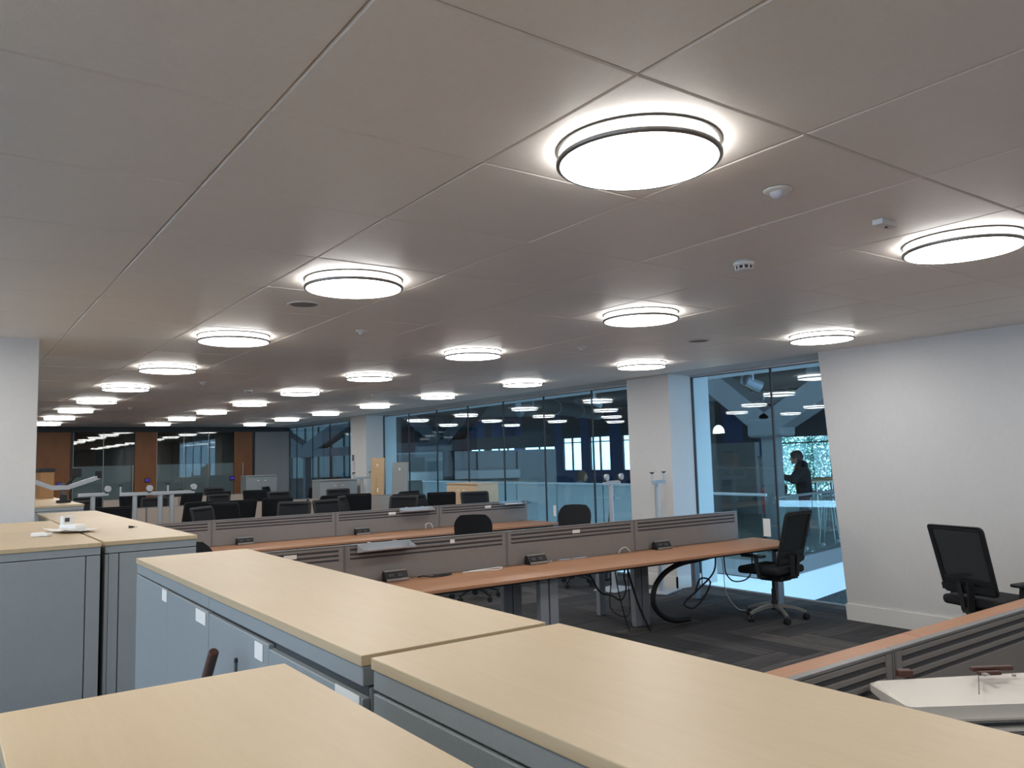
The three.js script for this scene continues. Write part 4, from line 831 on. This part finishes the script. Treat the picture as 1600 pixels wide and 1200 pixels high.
// ---------------------------------------------------------------- people: one continuous body, clothes and hair over it
function field(bones, k) {
  // bones: [ax, ay, az, ra, bx, by, bz, rb]; smooth union of tapered capsules
  return (x, y, z) => {
    let d = 1e3;
    for (const [ax, ay, az, ra, bx, by, bz, rb] of bones) {
      const ux = bx - ax, uy = by - ay, uz = bz - az, px = x - ax, py = y - ay, pz = z - az, l = ux * ux + uy * uy + uz * uz || 1e-9;
      const t = Math.max(0, Math.min(1, (px * ux + py * uy + pz * uz) / l));
      const e = Math.hypot(px - ux * t, py - uy * t, pz - uz * t) - (ra + (rb - ra) * t);
      if (d > 1e2) { d = e; continue; }
      const h = Math.max(0, k - Math.abs(d - e)) / k; d = Math.min(d, e) - h * h * k * 0.25;
    }
    return d;
  };
}
function meshField(f, c, half, res) {
  const mc = new MarchingCubes(res, M.black, false, false, 120000), s = mc.size, hs = s / 2;
  for (let k = 0; k < s; k++) for (let j = 0; j < s; j++) for (let i = 0; i < s; i++) mc.field[i + j * s + k * s * s] = -f(c[0] + (i - hs) / hs * half, c[1] + (j - hs) / hs * half, c[2] + (k - hs) / hs * half);
  mc.isolation = 0; mc.update();
  const n = mc.count, P = new Float32Array(n * 3);
  for (let i = 0; i < n; i++) for (let a = 0; a < 3; a++) P[3 * i + a] = mc.positionArray[3 * i + a] * half + c[a];
  let g = new THREE.BufferGeometry(); g.setAttribute('position', new THREE.BufferAttribute(P, 3)); g = mergeVertices(g, 1e-5); g.computeVertexNormals();
  g = g.toNonIndexed(); return g;
}
const B = (a, ra, b, rb) => [...a, ra, ...b, rb];
function handBones(w, dir, side) {                                // wrist, unit direction of the forearm, +1 for the left hand
  const d = V(...dir).normalize(), up = V(0, 1, 0), s = up.clone().cross(d).normalize().multiplyScalar(side), n = d.clone().cross(s).multiplyScalar(side);
  const at = (a, b, c) => V(...w).addScaledVector(d, a).addScaledVector(s, b).addScaledVector(n, c).toArray();
  const out = [B(at(0, 0, 0), 0.024, at(0.075, 0.0, 0), 0.026), B(at(0.02, 0.02, 0), 0.018, at(0.08, 0.03, 0), 0.014), B(at(0.02, -0.02, 0), 0.018, at(0.08, -0.03, 0), 0.014)];
  [[0.032, 0.062], [0.011, 0.07], [-0.011, 0.066], [-0.032, 0.052]].forEach(([b, l]) => { out.push(B(at(0.075, b, 0), 0.0095, at(0.075 + l * 0.55, b, -0.014), 0.0088), B(at(0.075 + l * 0.55, b, -0.014), 0.0088, at(0.075 + l * 0.8, b * 0.9, -0.045), 0.008)); });
  out.push(B(at(0.02, 0.03, -0.004), 0.013, at(0.055, 0.052, -0.018), 0.0105), B(at(0.055, 0.052, -0.018), 0.0105, at(0.085, 0.045, -0.034), 0.009));
  return out;
}
function person(label, pos, turn, j, look) {
  const t = thing('person', label, 'person', pos, turn);
  const limbs = [];
  for (const s of [0, 1]) {
    limbs.push(B(j.shoulder[s], 0.062, j.elbow[s], 0.045), B(j.elbow[s], 0.045, j.wrist[s], 0.028), B(j.hip[s], 0.095, j.knee[s], 0.06), B(j.knee[s], 0.06, j.ankle[s], 0.042), B(j.ankle[s], 0.045, j.toe[s], 0.03));
  }
  const mid = j.shoulder[0].map((v, i) => (v + j.shoulder[1][i]) / 2), hipM = j.hip[0].map((v, i) => (v + j.hip[1][i]) / 2);
  const trunk = [B(j.shoulder[0], 0.07, j.shoulder[1], 0.07), B(j.chest, 0.135, hipM, 0.135), B(j.hip[0], 0.1, j.hip[1], 0.1), B(mid, 0.1, j.chest, 0.14)];
  const [hx, hy, hz] = j.head, hd = (x, y, z) => [hx + x, hy + y, hz + z];
  const headB = [B(hd(0, 0.035, -0.02), 0.085, hd(0, 0.02, 0.015), 0.082), B(hd(0, -0.02, 0.02), 0.068, hd(0, -0.085, 0.055), 0.036), B(hd(0, 0.0, 0.085), 0.012, hd(0, -0.035, 0.112), 0.013), B(hd(-0.03, -0.065, 0.075), 0.012, hd(0.03, -0.065, 0.075), 0.012), B(hd(-0.078, -0.01, -0.005), 0.014, hd(-0.086, -0.035, 0), 0.012), B(hd(0.078, -0.01, -0.005), 0.014, hd(0.086, -0.035, 0), 0.012)];
  const neck = B(mid.map((v, i) => v + [0, 0.03, 0][i]), 0.06, hd(0, -0.07, -0.02), 0.052);
  const skin = std({ color: look.skin, roughness: 0.6 });
  const cy = look.cy ?? 0.85, body = [meshField(field([...limbs, ...trunk, neck], 0.05), [0, cy, 0.05], 0.95, 90), meshField(field([...headB, neck], 0.025), [hx, hy - 0.03, hz], 0.22, 72)];
  for (const s of [0, 1]) { const dir = j.wrist[s].map((v, i) => v - j.elbow[s][i]); body.push(meshField(field(handBones(j.wrist[s], dir, s ? 1 : -1), 0.012), V(...j.wrist[s]).addScaledVector(V(...dir).normalize(), 0.07).toArray(), 0.13, 64)); }
  obj('body', body, skin, t);
  const fat = (b, e) => [...b.slice(0, 3), b[3] + e, ...b.slice(4, 7), b[7] + e];
  const sleeves = [0, 5].flatMap((o) => [fat(limbs[o], 0.024), fat(limbs[o + 1], 0.022)]).map((b, i) => { if (i % 2 === 0) return b; const c = b.slice(); for (let a = 0; a < 3; a++) c[4 + a] = c[a] + (c[4 + a] - c[a]) * 0.93; return c; });
  const fj = field([...sleeves, ...trunk.map((b) => fat(b, 0.026)), ...(look.hood ? [B([mid[0] - 0.07, mid[1] + 0.06, mid[2] - 0.07], 0.06, [mid[0] + 0.07, mid[1] + 0.06, mid[2] - 0.07], 0.06)] : [])], 0.05);
  const cut = hipM[1] - 0.12, vz = mid[2];
  obj('jacket', meshField((x, y, z) => Math.max(fj(x, y, z), cut - y, look.open ? 0.105 - Math.abs(x) - Math.max(0, 0.1 - (z - vz)) * 2 : -1), [0, cy, 0.05], 0.95, 96), phys({ map: noiseTex(look.jacket, 10, 0.3), roughness: 1, specularIntensity: 0.15 }), t);
  if (look.shirt) { const fs = field([...trunk.map((b) => fat(b, 0.012)), fat(neck, 0.012)], 0.05); obj('shirt', meshField((x, y, z) => Math.max(fs(x, y, z), cut + 0.05 - y, y - mid[1] - 0.07), [0, cy, 0.05], 0.6, 64), std({ color: look.shirt, roughness: 0.9 }), t); }
  const legs = [2, 3, 7, 8].map((i) => fat(limbs[i], 0.018)), ft = field([...legs, fat(trunk[2], 0.02)], 0.04);
  obj('trousers', meshField(ft, [0, cy - 0.25, 0.05], 0.9, 84), phys({ map: noiseTex([34, 36, 44], 8, 0.3), roughness: 1, specularIntensity: 0.15 }), t);
  const sh = field([4, 9].map((i) => fat(limbs[i], 0.014)), 0.02);
  obj('shoes', meshField((x, y, z) => Math.max(sh(x, y, z), 0.002 - y), [0, 0.1, 0.1], 0.45, 64), std({ color: 0x1b1b1e, roughness: 0.6 }), t);
  const hb = look.long ? [B(hd(0, 0.05, -0.03), 0.108, hd(0, 0.03, -0.03), 0.108), B(hd(-0.06, 0.02, -0.03), 0.06, hd(-0.08, -0.17, -0.03), 0.045), B(hd(0.06, 0.02, -0.03), 0.06, hd(0.08, -0.17, -0.03), 0.045), B(hd(0, -0.02, -0.07), 0.07, hd(0, -0.2, -0.08), 0.06)] : [B(hd(0, 0.05, -0.03), 0.106, hd(0, 0.045, 0.005), 0.102), B(hd(0, 0.0, -0.055), 0.088, hd(0, -0.07, -0.06), 0.06)];
  const fh = field(hb, 0.03);
  obj('hair', meshField((x, y, z) => Math.max(fh(x, y, z), -(Math.hypot((x - hx) / 0.9, y - hy + 0.06, (z - hz - 0.125) / 1.0) - 0.1)), [hx, hy - 0.04, hz - 0.02], 0.26, 64), phys({ color: look.hair, roughness: 0.9, specularIntensity: 0.2 }), t);
  const eye = (s) => [new THREE.SphereGeometry(0.011, 10, 8).translate(hx + s * 0.032, hy + 0.0, hz + 0.079)];
  obj('eyes', [...eye(-1), ...eye(1)], M.blackGloss, t);
  return t;
}
person('person in black hooded jacket and yellow top looking down at a camera', [13.87, 0, -9.5], -2.5, {
  shoulder: [[-0.18, 1.36, 0.02], [0.18, 1.36, 0.02]], elbow: [[-0.25, 1.12, 0.17], [0.25, 1.12, 0.17]], wrist: [[-0.085, 1.2, 0.4], [0.085, 1.19, 0.4]],
  hip: [[-0.09, 0.88, -0.02], [0.09, 0.88, -0.02]], knee: [[-0.11, 0.48, 0.0], [0.11, 0.48, 0.0]], ankle: [[-0.11, 0.08, -0.03], [0.11, 0.08, -0.03]], toe: [[-0.12, 0.035, 0.13], [0.12, 0.035, 0.13]],
  chest: [0, 1.22, 0.01], head: [0, 1.545, 0.1],
}, { skin: 0xa87c68, jacket: [24, 26, 32], shirt: 0xa08a3c, hair: 0x3a302c, hood: true, open: true });
{
  const f = V(Math.sin(-2.5), 0, Math.cos(-2.5)), p = V(13.87, 0, -9.5).addScaledVector(f, 0.565);
  const c = thing('camera', 'dark camera held up by the person in the yellow top', 'camera', [p.x - f.x * 0.02, 1.2, p.z - f.z * 0.02], -2.5);
  obj('body', rbox(0.13, 0.09, 0.05, 0, 0.0, -0.01, 0.01, 2), M.black, c); obj('lens', cyl(0.036, 0.036, 0.08, 0, 0, 0, 20).rotateX(Math.PI / 2).translate(0, 0, 0.05), M.blackGloss, c); obj('finder', rbox(0.05, 0.03, 0.04, 0, 0.055, -0.01, 0.006), M.black, c);
  const q = V(13.87, 0, -9.5).addScaledVector(f, 0.46);
  const tb = thing('cafe_table', 'small high table in front of the standing person', 'table', [q.x, 0, q.z], 0, 'cafe tables in the hall');
  obj('top', cyl(0.22, 0.22, 0.025, 0, 0.82, 0, 28), std({ color: 0x5a5048, roughness: 0.6 }), tb); obj('stem', cyl(0.03, 0.03, 0.8, 0, 0.41, 0), M.black, tb); obj('foot', cyl(0.17, 0.19, 0.02, 0, 0.011, 0, 24), M.black, tb);
  const b = thing('camera_bag', 'black bag with yellow trim on the table before the standing person', 'bag', [q.x, 0.834, q.z], -2.5 + 1.57);
  obj('body', new RoundedBoxGeometry(0.34, 0.2, 0.22, 4, 0.05).translate(0, 0.101, 0), M.blackFabric, b);
  obj('trim', rbox(0.3, 0.018, 0.226, 0, 0.19, 0, 0.008), std({ color: 0xb5a33a, roughness: 0.7 }), b);
  obj('strap', tube([[-0.14, 0.17, 0.1], [-0.08, 0.26, 0.1], [0.08, 0.26, 0.1], [0.14, 0.17, 0.1]], 0.012, 16), M.blackFabric, b);
}
person('person with long light-brown hair seated behind the milky balustrade', [12.95, 0, -15.2], 0.75, {
  shoulder: [[-0.17, 1.0, 0.04], [0.17, 1.0, 0.04]], elbow: [[-0.22, 0.76, 0.12], [0.22, 0.76, 0.12]], wrist: [[-0.12, 0.78, 0.36], [0.12, 0.78, 0.36]],
  hip: [[-0.09, 0.52, -0.03], [0.09, 0.52, -0.03]], knee: [[-0.11, 0.5, 0.38], [0.11, 0.5, 0.38]], ankle: [[-0.11, 0.08, 0.36], [0.11, 0.08, 0.36]], toe: [[-0.11, 0.035, 0.5], [0.11, 0.035, 0.5]],
  chest: [0, 0.86, 0.0], head: [0, 1.19, 0.1],
}, { skin: 0xc69a84, jacket: [120, 120, 122], hair: 0x6e5847, long: true, cy: 0.7 });
{
  const c = thing('cafe_chair', 'plain dark chair under the seated person', 'chair', [12.95, 0, -15.2], 0.75);
  obj('seat', rbox(0.42, 0.03, 0.42, 0, 0.345, 0.02, 0.01), M.black, c); obj('backrest', rbox(0.4, 0.3, 0.02, 0, 0.72, -0.28, 0.008), M.black, c);
  for (const s of [-1, 1]) { obj('leg', rod(V(s * 0.18, 0.34, 0.18), V(s * 0.2, 0, 0.2), 0.012), M.black, c); obj('leg', rod(V(s * 0.18, 0.75, -0.27), V(s * 0.19, 0, -0.25), 0.012), M.black, c); }
}
renderer.render(scene, camera);
